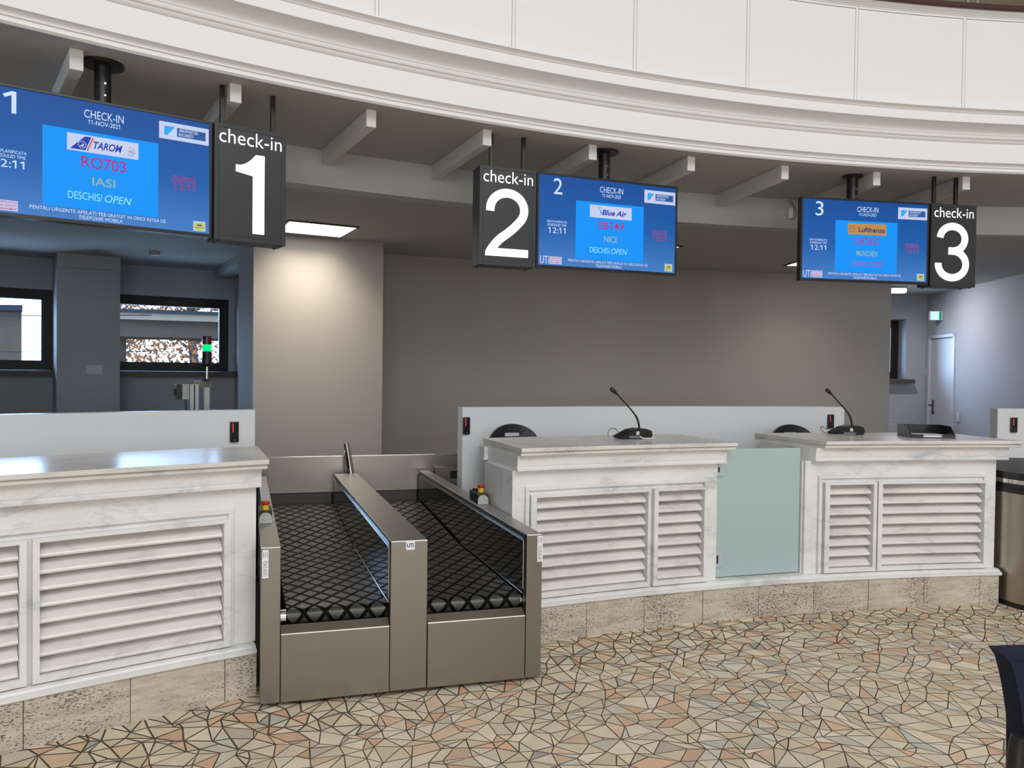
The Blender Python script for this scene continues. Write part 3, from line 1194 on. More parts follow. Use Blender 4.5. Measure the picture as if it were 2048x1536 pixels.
def belt_mesh(parent, u0, u1, M_, v_end=2.3):
    """belt: round the front roller, flat weighing stretch, then a gentle rise"""
    bm = NB()
    uvl = bm.loops.layers.uv.new('UVMap')
    prof_ = []
    rr, vc, zc = 0.036, 0.085, 0.374
    for k in range(9):
        a = R(250 - 160 * k / 8)
        prof_.append((vc + rr * math.cos(a), zc + rr * math.sin(a)))
    prof_ += [(0.4, 0.41), (0.8, 0.41), (1.185, 0.41), (1.215, 0.412), (1.6, 0.440), (2.0, 0.468), (v_end, 0.487)]
    s = 0
    last = None
    rows = []
    for v, z in prof_:
        if last:
            s += math.hypot(v - last[0], z - last[1])
        last = (v, z)
        rows.append((v, z, s))
    vv = [[bm.verts.new(M_ @ Vector((u, v, z))) for u in (u0, u1)] for v, z, s in rows]
    for k in range(len(rows) - 1):
        f = bm.faces.new((vv[k][0], vv[k][1], vv[k + 1][1], vv[k + 1][0]))
        f.smooth = k < 9
        for lp, (u, sv) in zip(f.loops, ((u0, rows[k][2]), (u1, rows[k][2]), (u1, rows[k + 1][2]), (u0, rows[k + 1][2]))):
            lp[uvl].uv = (u, sv)
    # underside return so the belt has body
    lo = [[bm.verts.new(M_ @ Vector((u, v, min(z - 0.012, 0.37)))) for u in (u0, u1)] for v, z, s in (rows[8], rows[-1])]
    bm.faces.new((lo[0][0], lo[1][0], lo[1][1], lo[0][1]))
    return part('belt', bm, M['belt'], parent)

def guard(parent, u0, u1, v1, name, plates, sticker=None):
    bm = NB()
    # front post face
    bx(bm, u0, u1, 0.0, 0.05, 0.022, GT - 0.0015, 0.003, CM)
    # inner core, recessed where plates are fixed
    a = u0 + (0.012 if 'L' in plates else 0.0)
    b = u1 - (0.012 if 'R' in plates else 0.0)
    bx(bm, a + (0.03 if plates == 'R' else 0), b, 0.05, v1, 0.03, GT - 0.014, 0, CM)
    g = part(name, bm, M['steel'], parent)
    bm = NB()
    if plates == 'R':
        bx(bm, u0, u1, 0.0005, 0.55, GT - 0.012, GT, 0.003, CM)
        bx(bm, u0 + 0.03, u1, 0.5495, v1, GT - 0.012, GT, 0.003, CM)
    else:
        bx(bm, u0, u1, 0.0005, v1, GT - 0.012, GT, 0.003, CM)
    part('top_cover', bm, M['steel_top'], g)
    for s in plates:
        bm = NB()
        if s == 'L':
            x0, x1 = u0 + 0.001, u0 + 0.011
        else:
            x0, x1 = u1 - 0.011, u1 - 0.001
        poly = [(0.056, 0.4115), (1.19, 0.4115), (1.215, 0.414), (v1 - 0.01, 0.49), (v1 - 0.01, 0.671), (0.045, 0.671), (0.045, 0.44)]
        tb = NB()
        A = [tb.verts.new((x0, v, z)) for v, z in poly]
        B = [tb.verts.new((x1, v, z)) for v, z in poly]
        tb.faces.new(A)
        tb.faces.new(B[::-1])
        for k in range(len(poly)):
            tb.faces.new((A[k], B[k], B[(k + 1) % len(poly)], A[(k + 1) % len(poly)]))
        merge(bm, tb, CM)
        pl = part('inner_plate', bm, M['dark_plate'], g)
        # bright cut edge of the plate
        bm = NB()
        xe = x0 - 0.0015 if s == 'L' else x1 + 0.0015
        def edge(p, q):
            tube(bm, [CM @ Vector((xe, *p)), CM @ Vector((xe, *q))], 0.0016, 4)
        edge((0.045, 0.671), (v1 - 0.01, 0.671))
        edge((0.045, 0.44), (0.045, 0.671))
        edge((0.052, 0.416), (1.19, 0.4135))
        part('plate_edge', bm, M['chrome'], pl)
    return g

def estop(parent, u, v, red_lamp):
    bm = NB()
    bx(bm, u - 0.031, u + 0.031, v - 0.085, v + 0.085, GT + 0.0005, GT + 0.052, 0.004, CM)
    bx(bm, u - 0.032, u + 0.032, v - 0.075, v + 0.086, GT + 0.045, GT + 0.062, 0.004, CM)
    e = part('emergency_stop', bm, M['black'], parent)
    bm = NB()
    poly = [(-0.031, 0.0), (0.031, 0.0), (0.031, 0.022)]
    poly += [(0.030 * math.cos(R(a)), 0.024 + 0.030 * math.sin(R(a))) for a in range(15, 170, 15)] + [(-0.031, 0.022)]
    prism(bm, [(u + x, GT + 0.002 + z) for x, z in poly], v - 0.094, v - 0.0855, CM)
    part('end_cap', bm, M['grey_plastic'], e, label='pale grey rounded end cap')
    bv = v + 0.0 if red_lamp else v - 0.02
    mt_ = Matrix.Translation(CM @ Vector((u + (0.008 if red_lamp else 0), bv - 0.02, GT + 0.062)))
    bm = NB()
    lathe(bm, [(0.0, 0.0), (0.017, 0.0), (0.0165, 0.024), (0.0, 0.024)], 20, mt_)
    part('collar', bm, M['yellow'], e, smooth=True, label='yellow collar')
    bm = NB()
    lathe(bm, [(0.0, 0.024), (0.014, 0.024), (0.021, 0.030), (0.022, 0.036), (0.020, 0.042), (0.0, 0.045)], 20, mt_)
    part('push_button', bm, M['red'], e, smooth=True, label='red mushroom push button')
    if red_lamp:
        bm = NB()
        m2 = Matrix.Translation(CM @ Vector((u - 0.012, v + 0.035, GT + 0.062)))
        lathe(bm, [(0.0, 0.0), (0.016, 0.0), (0.016, 0.012), (0.012, 0.016), (0.0, 0.017)], 16, m2)
        part('lamp_ring', bm, M['black'], e, smooth=True)
        bm = NB()
        lathe(bm, [(0.0, 0.0165), (0.011, 0.0165), (0.010, 0.021), (0.0, 0.023)], 16, m2)
        part('signal_lamp', bm, M['led_red'], e, smooth=True, label='lit red signal lamp')

t = thing('baggage_conveyor', 'double stainless steel luggage conveyor with black diamond belts standing between counters 1 and 2', 'conveyor', CM @ Vector((0.648, 1.15, 0)))
gl = guard(t, 0.0, 0.084, 2.27, 'side_guard', 'R')
gc = guard(t, 0.563, 0.733, 2.31, 'centre_guard', 'LR')
gr = guard(t, 1.210, 1.288, 2.40, 'side_guard', 'L')
for a, b in ((0.087, 0.560), (0.737, 1.206)):
    bm = NB()
    prof_ = [(0.0, 0.022), (0.0, 0.320), (0.002, 0.324), (0.040, 0.352), (0.046, 0.350), (0.046, 0.022)]
    tb = NB()
    A = [tb.verts.new((a, v, z)) for v, z in prof_]
    B = [tb.verts.new((b, v, z)) for v, z in prof_]
    tb.faces.new(A)
    tb.faces.new(B[::-1])
    for k in range(len(prof_)):
        tb.faces.new((A[k], B[k], B[(k + 1) % len(prof_)], A[(k + 1) % len(prof_)]))
    merge(bm, tb, CM)
    part('front_panel', bm, M['steel'], t)
    belt_mesh(t, a + 0.026 if a < 0.5 else a - 0.002, b + 0.002 if a < 0.5 else b - 0.005, CM)
    bm = NB()
    uu = (a + 0.001, a + 0.025) if a < 0.5 else (b - 0.0045, b + 0.003)
    p0, p1 = CM @ Vector((uu[0], 0.085, 0.374)), CM @ Vector((uu[1], 0.085, 0.374))
    tube(bm, [p0, p1], 0.032, 20)
    part('roller_end', bm, M['chrome'], t, smooth=True)
    bm = NB()
    bx(bm, a, b, 2.305, 2.44, 0.30, 0.484, 0, CM)
    bx(bm, a, b, 2.436, 2.444, 0.30, 0.552, 0, CM)
    part('end_plate', bm, M['dark_steel'], t)
bm = NB()
for u0, u1 in ((0.02, 0.07), (0.60, 0.70), (1.23, 1.28)):
    for v in (0.12, 2.1):
        bx(bm, u0, u1, v, v + 0.06, 0.0, 0.03, 0, CM)
bx(bm, 0.03, 1.27, 0.08, 2.2, 0.004, 0.024, 0, CM)
part('base_frame', bm, M['black'], t)
estop(gl, 0.034, 0.62, False)
estop(gr, 1.250, 0.93, True)
# stickers on the posts
def sticker(parent, u0, u1, z0, z1, name, draw, label=None):
    bm = NB()
    bx(bm, u0, u1, -0.0012, -0.0002, z0, z1, 0, CM)
    s = part(name, bm, M['sticker'], parent, label=label)
    bm = NB()
    draw(bm, (u0 + u1) / 2, u1 - u0, z0, z1)
    part('print', bm, M['ink'], s)
def rating(bm, uc, w, z0, z1):
    for k in range(5):
        z = z1 - 0.012 - k * 0.005
        for q in (-0.3, 0, 0.3):
            flat(bm, [(uc + q * w - 0.002, z), (uc + q * w + 0.001, z), (uc + q * w + 0.001, z + 0.003), (uc + q * w - 0.002, z + 0.003)], -0.0016, CM)
    zc = z1 - 0.055
    for k in range(10):
        z = z0 + 0.008 + k * 0.0055
        x1 = uc + (0.34 if k % 3 else 0.1) * w
        flat(bm, [(uc - 0.34 * w, z), (x1, z), (x1, z + 0.0016), (uc - 0.34 * w, z + 0.0016)], -0.0016, CM)
    pts = [(uc + 0.26 * w * math.cos(R(a)), zc + 0.26 * w * math.sin(R(a))) for a in range(0, 361, 30)]
    strip(bm, pts, 0.0018, -0.0017, -0.0015, CM)
sticker(gl, 0.006, 0.032, 0.576, 0.699, 'rating_sticker', rating)
sticker(gr, 1.263, 1.290, 0.578, 0.703, 'rating_sticker', rating)
def uti(bm, uc, w, z0, z1):
    text(bm, 'UTi', 0.017, uc, z0 + 0.012, -0.0016, bold=0.03, width=w * 0.78, mat=CM)
sticker(gc, 0.632, 0.672, 0.668, 0.7085, 'logo_sticker', uti)

# collecting belt behind: two steel side panels with a gap, and its bed
t = thing('baggage_collector', 'stainless steel collecting belt casing behind the luggage conveyors', 'conveyor', CM @ Vector((0.7, 2.7, 0)))
for u0, u1 in ((-0.15, 0.647), (0.656, 1.62)):
    bm = NB()
    bx(bm, u0, u1, 2.45, 2.49, 0.553, 0.823, 0.003, CM)
    p_ = part('side_panel', bm, M['steel'], t)
    bm = NB()
    bx(bm, u0, u1, 2.446, 2.494, 0.8235, 0.829, 0.001, CM)
    part('panel_edge', bm, M['chrome'], p_)
bm = NB()
bx(bm, -0.15, 1.62, 2.49, 3.2, 0.0, 0.55, 0, CM)
part('belt_bed', bm, M['rubber'], t)
bm = NB()
bx(bm, 1.34, 1.62, 2.40, 2.449, 0.60, 0.735, 0.003, CM)
cb = part('control_box', bm, M['steel'], t)
bm = NB()
bx(bm, 1.46, 1.56, 2.394, 2.3995, 0.64, 0.70, 0, CM)
part('box_slot', bm, M['black'], cb)

def post(u_top, u_bot, label, dv=0.0):
    bm = NB()
    a, b = CM @ Vector((u_bot, 2.335 + dv, 0.0)), CM @ Vector((u_bot, 2.335 + dv, 0.711))
    c = CM @ Vector((u_top, 2.335 + dv, 0.936))
    tube(bm, [b, c], 0.0225, 20)
    tube(bm, [a, b], 0.0225, 20)
    solo('steel_tube_post', bm, M['chrome'], (a.x, a.y, 0), label, 'post', smooth=True)
post(0.655, 0.690, 'tilted stainless steel tube post at the rear end of the middle conveyor guard', 0.0)
post(-0.02, 0.015, 'stainless steel tube post hidden behind the right end of the left counter', -0.03)

# conveyor to the right of counter 3: stainless flank with black rails
t = thing('baggage_conveyor', 'stainless steel conveyor flank with black rails at the right picture edge', 'conveyor', (3.7, 5.2, 0))
plan = [(3.150, 5.85), (3.232, 5.02), (3.262, 4.915), (3.31, 4.84), (3.38, 4.775), (3.47, 4.735), (3.58, 4.72), (4.1, 4.72), (4.1, 5.85)]
def slab(z0, z1, grow=0.0):
    bm = NB()
    c = Vector((3.65, 5.3))
    q = [Vector(p) + (Vector(p) - c).normalized() * grow for p in plan]
    loft(bm, [[Vector((p.x, p.y, z)) for p in q] for z in (z0, z1)])
    return bm
part('side_guard', slab(0.035, 0.74), M['steel_light'], t, smooth=True)
part('kick_base', slab(0.0, 0.035, -0.006), M['black'], t)
part('black_rail', slab(0.74, 0.768, 0.004), M['rubber'], t)
part('black_rail', slab(0.768, 0.802, -0.004), M['rubber'], t)
part('light_rail', slab(0.802, 0.828, 0.003), M['chrome'], t)
part('black_rail', slab(0.828, 0.874, 0.001), M['rubber'], t)

# ------------------------------------------------------------------ hanging signs and screens
SW, SH, SD = 0.357, 0.578, 0.13
def num_path(n):
    if n == '2':
        pts = [(0.165, 0.455)]
        for a in range(180, -31, -15):
            pts.append((0.475 + 0.31 * math.cos(R(a)), 0.545 + 0.20 * math.sin(R(a)) * (1.0)))
        return pts
    return None

def sign(n, x, y, yaw, z0, label, rods, ry):
    """x, y: left end of the front face"""
    c = Vector((x + math.cos(yaw) * SW / 2, y + math.sin(yaw) * SW / 2, z0))
    t = thing('check_in_sign', label, 'sign', c, yaw, 'hanging check-in number signs')
    bm = NB()
    bx(bm, -SW / 2, SW / 2, 0.002, SD, 0, SH, 0.004)
    # frame lip round the face
    for q in ((-SW / 2, -SW / 2 + 0.022, 0, SH), (SW / 2 - 0.022, SW / 2, 0, SH), (-SW / 2 + 0.022, SW / 2 - 0.022, 0, 0.022), (-SW / 2 + 0.022, SW / 2 - 0.022, SH - 0.022, SH)):
        bx(bm, q[0], q[1], -0.003, 0.01, q[2], q[3], 0.0015)
    bd = part('housing', bm, M['sign_frame'], t, local=True)
    for sx in (-1, 1):
        for yy in (0.02, SD - 0.02):
            bm = NB()
            tube(bm, [(sx * (SW / 2 - 0.025), yy, -0.006), (sx * (SW / 2 - 0.025), yy, 0.002)], 0.007, 8)
            part('screw', bm, M['black'], bd, local=True)
    bm = NB()
    bx(bm, -SW / 2 + 0.0225, SW / 2 - 0.0225, -0.001, 0.004, 0.0225, SH - 0.0225)
    fc = part('face', bm, M['sign_face'], t, local=True)
    bm = NB()
    text(bm, 'check-in', 0.070, 0, SH * (1 - 0.162), -0.0022, bold=-0.006, width=SW * 0.87)
    part('lettering', bm, M['sign_white'], fc, local=True)
    bm = NB()
    def uvp(u, v):
        return ((u - 0.5) * SW, SH * (1 - v))
    if n == '1':
        pts = [uvp(0.69, 0.92), uvp(0.525, 0.92), uvp(0.525, 0.418), uvp(0.29, 0.396), uvp(0.29, 0.335)]
        for k in range(1, 9):
            a = k / 8
            u = 0.29 + 0.275 * a
            v = 0.335 - 0.105 * a ** 1.7 + 0.012 * math.sin(a * math.pi)
            pts.append(uvp(u, v))
        pts += [uvp(0.69, 0.228)]
        prism(bm, pts, -0.004, -0.0012)
    elif n == '2':
        path = [uvp(0.185, 0.452)]
        for a in range(178, -40, -9):
            path.append(uvp(0.485 + 0.298 * math.cos(R(a)), 0.430 - 0.168 * math.sin(R(a))))
        path += [uvp(0.62, 0.600), uvp(0.50, 0.665), uvp(0.37, 0.725), uvp(0.265, 0.792), uvp(0.20, 0.850)]
        path = [path[0]] + [(p.x, p.z) for p in smooth_path([Vector((a, 0, b)) for a, b in path[1:]], 3)]
        strip(bm, path, 0.051, -0.004, -0.0012)
        prism(bm, [uvp(0.106, 0.905), uvp(0.86, 0.905), uvp(0.86, 0.825), uvp(0.14, 0.825), uvp(0.11, 0.86)], -0.0042, -0.0012)
    else:
        path = []
        for a in range(176, -72, -8):
            path.append(uvp(0.475 + 0.275 * math.cos(R(a)), 0.418 - 0.150 * math.sin(R(a))))
        path.append(uvp(0.50, 0.568))
        strip(bm, path, 0.051, -0.004, -0.0012)
        path = [uvp(0.46, 0.568)]
        for a in range(80, -186, -8):
            path.append(uvp(0.475 + 0.305 * math.cos(R(a)), 0.728 - 0.163 * math.sin(R(a))))
        strip(bm, path, 0.051, -0.0042, -0.0012)
        prism(bm, [uvp(0.39, 0.523), uvp(0.56, 0.523), uvp(0.56, 0.611), uvp(0.39, 0.611)], -0.0041, -0.0012)
    part('number', bm, M['sign_white'], fc, local=True)
    for rx in rods:
        bm = NB()
        bx(bm, rx - 0.011, rx + 0.011, ry - 0.011, ry + 0.011, SH, 2.8995 - z0, 0.002)
        part('hanging_rod', bm, M['black'], t, local=True)
    return t

TW, TH_ = 0.972, 0.568
def screen(n, x, y, yaw, z0, label, flight, dest, status, status_it, logo, plate_c, stat_mat, pr_=0.092):
    c = Vector((x + math.cos(yaw) * TW / 2, y + math.sin(yaw) * TW / 2, z0))
    t = thing('information_screen', label, 'screen', c, yaw, 'hanging check-in screens')
    bm = NB()
    bx(bm, -TW / 2, TW / 2, 0.002, 0.045, 0, TH_, 0.003)
    bz = 0.0125
    for q in ((-TW / 2, -TW / 2 + bz, 0, TH_), (TW / 2 - bz, TW / 2, 0, TH_), (-TW / 2 + bz, TW / 2 - bz, 0, bz + 0.004), (-TW / 2 + bz, TW / 2 - bz, TH_ - bz, TH_)):
        bx(bm, q[0], q[1], -0.004, 0.006, q[2], q[3], 0.0015)
    part('bezel', bm, M['bezel'], t, local=True)
    X0, X1, Z0, Z1 = -TW / 2 + bz, TW / 2 - bz, bz + 0.004, TH_ - bz
    def q(u, v):
        return (X0 + (X1 - X0) * u, Z1 - (Z1 - Z0) * v)
    def rect(bm, u0, u1, v0, v1, yy):
        flat(bm, [q(u0, v0), q(u1, v0), q(u1, v1), q(u0, v1)], yy)
    Hs = Z1 - Z0
    def tx(bm, s, u, v_base, vh, yy, align='C', bold=0.0, shear=0.0, uw=None):
        xx, zz = q(u, v_base)
        text(bm, s, vh * Hs, xx, zz, yy, align, bold, shear, None if uw is None else uw * (X1 - X0), flag=('1' in s))
    bm = NB()
    bx(bm, X0, X1, 0.0, 0.005, Z0, Z1)
    dp = part('display', bm, M['screen'], t, local=True)
    def sub(name, bm, mat):
        part(name, bm, mat, dp, local=True)
    bm = NB()
    tx(bm, str(n), 0.13, 0.205, 0.175, -0.0012, bold=0.0, uw=0.052 if n == 1 else 0.062)
    sub('screen_number', bm, M['s_white'])
    bm = NB()
    tx(bm, 'CHECK-IN', 0.513, 0.135, 0.066, -0.0012, uw=0.17)
    tx(bm, '11-NOV-2021', 0.513, 0.187, 0.038, -0.0012, uw=0.137)
    sub('heading_text', bm, M['s_white'])
    bm = NB()
    tx(bm, 'ORA PLANIFICATA', 0.126, 0.525, 0.026, -0.0012, uw=0.14)
    tx(bm, 'SCHEDULED TIME', 0.126, 0.562, 0.026, -0.0012, shear=0.25, uw=0.135)
    tx(bm, '12:11', 0.126, 0.64, 0.062, -0.0012, uw=0.122)
    sub('scheduled_time', bm, M['s_white'])
    bm = NB()
    tx(bm, 'PENTRU URGENTE APELATI', 0.208, 0.945, 0.028, -0.0012, 'L', uw=0.272)
    tx(bm, '112', 0.488, 0.945, 0.028, -0.0012, 'L', bold=0.03, uw=0.033)
    tx(bm, 'GRATUIT IN ORICE RETEA DE', 0.528, 0.945, 0.028, -0.0012, 'L', uw=0.262)
    tx(bm, 'TELEFONIE MOBILA', 0.5, 0.986, 0.028, -0.0012, uw=0.19)
    sub('notice_text', bm, M['s_white'])
    bm = NB()
    tx(bm, 'ORA ESTIMATA', 0.877, 0.535, 0.024, -0.0012, bold=0.02, uw=0.112)
    tx(bm, 'ESTIMATED TIME', 0.877, 0.566, 0.024, -0.0012, bold=0.02, uw=0.116)
    tx(bm, '12:11', 0.877, 0.632, 0.055, -0.0012, bold=0.015, uw=0.106)
    sub('red_time', bm, M['s_red2'])
    bm = NB()
    rect(bm, 0.258, 0.755, 0.253, 0.905, -0.0010)
    sub('flight_panel', bm, M['s_panel'])
    bm = NB()
    tx(bm, flight, 0.512, 0.552, 0.092, -0.0022, bold=0.004, uw=0.19)
    sub('flight_number', bm, M['s_red'])
    bm = NB()
    tx(bm, dest, 0.512, 0.695, 0.068, -0.0022, bold=0.006, uw=0.022 * len(dest) + 0.01)
    sub('destination', bm, M['s_olive'])
    bm = NB()
    tx(bm, status, 0.512 - 0.006, 0.825, 0.062, -0.0022, 'R', uw=0.145 if n < 3 else 0.11)
    tx(bm, status_it, 0.512 + 0.004, 0.825, 0.062, -0.0022, 'L', shear=0.25, uw=0.118 if n < 3 else 0.13)
    sub('status_text', bm, stat_mat)
    # airport operator box, top right
    bm = NB()
    rect(bm, 0.758, 0.996, 0.05, 0.20, -0.0010)
    sub('operator_box', bm, M['s_lav'])
    bm = NB()
    flat(bm, [q(0.782, 0.085), q(0.832, 0.085), q(0.812, 0.13), q(0.797, 0.165), q(0.782, 0.165)], -0.0018)
    sub('operator_mark', bm, M['s_sky'])
    bm = NB()
    rect(bm, 0.842, 0.98, 0.088, 0.165, -0.0018)
    sub('operator_plate', bm, M['s_box'])
    bm = NB()
    tx(bm, 'AEROPORTURI', 0.850, 0.120, 0.024, -0.0026, 'L', bold=0.02, uw=0.092)
    tx(bm, 'BUCURE\u0218TI', 0.850, 0.155, 0.024, -0.0026, 'L', bold=0.02, uw=0.070)
    sub('operator_text', bm, M['s_lav'])
    # bottom left company box
    bm = NB()
    tx(bm, 'UTi', 0.012, 0.982, 0.082, -0.0012, 'L', bold=0.01, uw=0.062)
    sub('company_text', bm, M['s_lav'])
    bm = NB()
    rect(bm, 0.078, 0.162, 0.902, 0.985, -0.0010)
    sub('company_box', bm, M['s_lav'])
    bm = NB()
    for s, vb in (('CONSTRUCTION', 0.926), ('AND FACILITY', 0.952), ('MANAGEMENT', 0.978)):
        tx(bm, s, 0.120, vb, 0.017, -0.0018, bold=0.02, uw=0.076)
    sub('company_words', bm, M['s_red'])
    # bottom right yellow badge
    bm = NB()
    rect(bm, 0.922, 0.982, 0.895, 0.985, -0.0010)
    sub('badge_box', bm, M['s_pale'])
    bm = NB()
    flat(bm, [q(0.952 + 0.028 * math.cos(R(a)), 0.942 + 0.036 * math.sin(R(a))) for a in range(0, 360, 15)], -0.0018)
    sub('badge_oval', bm, M['s_yellow'])
    bm = NB()
    rect(bm, 0.940, 0.964, 0.926, 0.937, -0.0026)
    rect(bm, 0.932, 0.972, 0.950, 0.954, -0.0026)
    sub('badge_print', bm, M['s_navy'])
    # airline logo
    bm = NB()
    rect(bm, 0.357, 0.664, 0.283, 0.425, -0.0018)
    lb = M['s_orange'] if logo == 'crane' else M['s_lav']
    sub('airline_box', bm, lb)
    def lq(a, b):      # logo box coordinates
        return q(0.357 + 0.307 * a, 0.283 + 0.142 * b)
    def circle(bm, a, b, ra, w, yy, d0=0, d1=360):
        asp = 0.307 * (X1 - X0) / (0.142 * Hs)
        strip(bm, [lq(a + ra / asp * math.cos(R(k)), b + ra * math.sin(R(k))) for k in range(d0, d1 + 1, 20)], w, yy - 0.0001, yy)
    if logo == 'tail':
        bm = NB()
        flat(bm, [lq(0.04, 0.90), lq(0.24, 0.10), lq(0.33, 0.08), lq(0.25, 0.90)], -0.0024)
        tx(bm, 'TAROM', 0.357 + 0.307 * 0.36, 0.283 + 0.142 * 0.72, 0.058, -0.0024, 'L', bold=0.025, shear=0.3, uw=0.125)
        sub('airline_mark', bm, M['s_blue'])
        bm = NB()
        flat(bm, [lq(0.265, 0.92), lq(0.345, 0.10), lq(0.360, 0.10), lq(0.280, 0.92)], -0.0026)
        sub('airline_stripe', bm, M['s_red'])
        bm = NB()
        flat(bm, [lq(0.285, 0.92), lq(0.365, 0.10), lq(0.378, 0.10), lq(0.298, 0.92)], -0.0026)
        sub('airline_stripe', bm, M['s_gold'])
        bm = NB()
        circle(bm, 0.205, 0.60, 0.20, 0.0022, -0.0030)
        flat(bm, [lq(0.165, 0.68), lq(0.215, 0.58), lq(0.205, 0.46), lq(0.235, 0.60), lq(0.215, 0.72)], -0.0030)
        sub('airline_bird', bm, M['s_lav'])
        bm = NB()
        circle(bm, 0.885, 0.58, 0.23, 0.0014, -0.0024, -120, 140)
        for k in range(3):
            strip(bm, [lq(0.845 + k * 0.012, 0.56 + k * 0.06), lq(0.88, 0.50 + k * 0.06), lq(0.925, 0.56 + k * 0.05)], 0.0016, -0.0025, -0.0024)
        sub('alliance_mark', bm, M['s_navy'])
    elif logo == 'bird':
        bm = NB()
        tx(bm, 'Blue Air', 0.357 + 0.307 * 0.28, 0.283 + 0.142 * 0.74, 0.058, -0.0024, 'L', bold=0.03, shear=0.3, uw=0.184)
        sub('airline_name', bm, M['s_blue'])
        bm = NB()
        flat(bm, [lq(0.23, 0.86), lq(0.25, 0.55), lq(0.23, 0.30), lq(0.275, 0.42), lq(0.28, 0.60)], -0.0024)
        flat(bm, [lq(0.225, 0.28), lq(0.16, 0.12), lq(0.20, 0.16), lq(0.245, 0.26)], -0.0024)
        flat(bm, [lq(0.245, 0.22), lq(0.20, 0.06), lq(0.235, 0.10), lq(0.27, 0.24)], -0.0024)
        sub('airline_bird', bm, M['s_sky'])
    else:
        bm = NB()
        circle(bm, 0.10, 0.52, 0.27, 0.0022, -0.0024)
        strip(bm, [lq(0.06, 0.42), lq(0.09, 0.56), lq(0.12, 0.46), lq(0.145, 0.50)], 0.003, -0.0025, -0.0024)
        sub('airline_mark', bm, M['s_navy'])
        bm = NB()
        tx(bm, 'Lufthansa', 0.357 + 0.307 * 0.27, 0.283 + 0.142 * 0.74, 0.060, -0.0024, 'L', bold=0.02, uw=0.212)
        sub('airline_name', bm, M['s_navy'])
    # ceiling pole and plate (behind the panel)
    loc = INV[t.name] @ plate_c
    bm = NB()
    tube(bm, [(loc.x, loc.y, TH_ * 0.4), (loc.x, loc.y, 2.892 - z0)], 0.036, 24)
    bx(bm, loc.x - 0.10, loc.x + 0.10, 0.045, loc.y - 0.02, TH_ * 0.32, TH_ * 0.62, 0.004)
    pole = part('pole', bm, M['black'], t, local=True, smooth=True)
    bm = NB()
    lathe(bm, [(0.0, 2.884 - z0), (pr_ - 0.004, 2.886 - z0), (pr_, 2.890 - z0), (pr_, 2.8985 - z0), (0.0, 2.8985 - z0)], 32, Matrix.Translation((loc.x, loc.y, 0)))
    part('ceiling_plate', bm, M['black'], pole, local=True, smooth=True)
    for k in range(3):
        bm = NB()
        zz = 2.80 - z0 - k * 0.055
        tube(bm, [(loc.x + 0.006, loc.y - 0.0345, zz), (loc.x + 0.006, loc.y - 0.0375, zz)], 0.005, 8)
        part('pole_screw', bm, M['chrome'], pole, local=True)
    return t

sign('1', -1.482, 3.801, R(35.0), 2.126, 'dark hanging sign reading check-in 1', (-0.133, 0.12), 0.035)
sign('2', -0.203, 4.476, R(20.7), 2.11, 'dark hanging sign reading check-in 2', (-0.083, 0.123), 0.08)
sign('3', 2.921, 5.393, R(9.7), 2.123, 'dark hanging sign reading check-in 3', (-0.129, 0.045), 0.043)
screen(1, -2.291, 3.248, R(35.0), 2.133, 'blue flight screen 1 showing the flight to Iasi, cut by the left picture edge', 'RO703', 'IASI', 'DESCHIS/', 'OPEN', 'tail', P(10.405, -36.05, 0), M['s_cyan'])
screen(2, 0.135, 4.593, R(20.7), 2.114, 'blue flight screen 2 showing the flight to Nice', '0B149', 'NICE', 'DESCHIS/', 'OPEN', 'bird', P(10.40, -20.4, 0), M['s_cyan'])
screen(3, 1.947, 5.227, R(9.7), 2.132, 'blue flight screen 3 showing the closed flight to Munchen', 'LH1651', 'MUNCHEN', 'INCHIS/', 'CLOSED', 'crane', P(10.42, -10.0, 0), M['s_red'], 0.069)

# small camera with looped cable on the bulkhead left of screen 3
t = thing('wall_camera', 'small pale box with a looped cable on the bulkhead left of screen 3', 'camera', P(11.2, -10.15, 2.74), R(10.15))
bm = NB()
bx(bm, -0.035, 0.0, -0.05, -0.001, 0.0, 0.085, 0.006)
part('housing', bm, M['white_plastic'], t, local=True)
bm = NB()
tube(bm, smooth_path([(-0.02, -0.03, 0.150), (0.015, -0.03, 0.11), (0.04, -0.03, 0.06), (0.035, -0.03, 0.01), (0.01, -0.03, 0.0), (-0.002, -0.03, 0.03)]), 0.005, 8)
part('cable', bm, M['cable'], t, local=True, smooth=True)

# ------------------------------------------------------------------ ceiling lights
def light_panel(d0, d1, r0, r1, label, power, col):
    dm, rm = (d0 + d1) / 2, (r0 + r1) / 2
    t = thing('ceiling_light', label, 'ceiling light', P(rm, dm, 2.667), -R(dm), 'square office ceiling lights')
    w, h = (r1 - r0) / 2, (r1 - r0) / 2
    bm = NB()
    for a in ((-w, w, -h, -h + 0.016), (-w, w, h - 0.016, h), (-w, -w + 0.016, -h + 0.016, h - 0.016), (w - 0.016, w, -h + 0.016, h - 0.016)):
        bx(bm, a[0], a[1], a[2], a[3], -0.012, -0.0005)
    part('frame', bm, M['dark_steel'], t, local=True)
    bm = NB()
    bx(bm, -w + 0.016, w - 0.016, -h + 0.016, h - 0.016, -0.006, -0.001)
    part('diffuser', bm, M['lamp'], t, local=True)
    if power:
        l = area('panel_light', (0, 0, -0.02), (0, 0, -1), 2 * w - 0.06, 2 * h - 0.06, power, col, parent=t, spread=125)
light_panel(-28.75, -26.08, 12.45, 13.03, 'lit square ceiling light right of sign 1', 12.5, (1.0, 0.88, 0.72))
light_panel(-15.05, -12.55, 12.22, 12.80, 'lit square ceiling light peeping out right of screen 2', 2.5, (1.0, 0.92, 0.82))
light_panel(-5.5, -3.0, 12.6, 13.2, 'lit square ceiling light hidden behind screen 3', 4.5, (1.0, 0.88, 0.74))

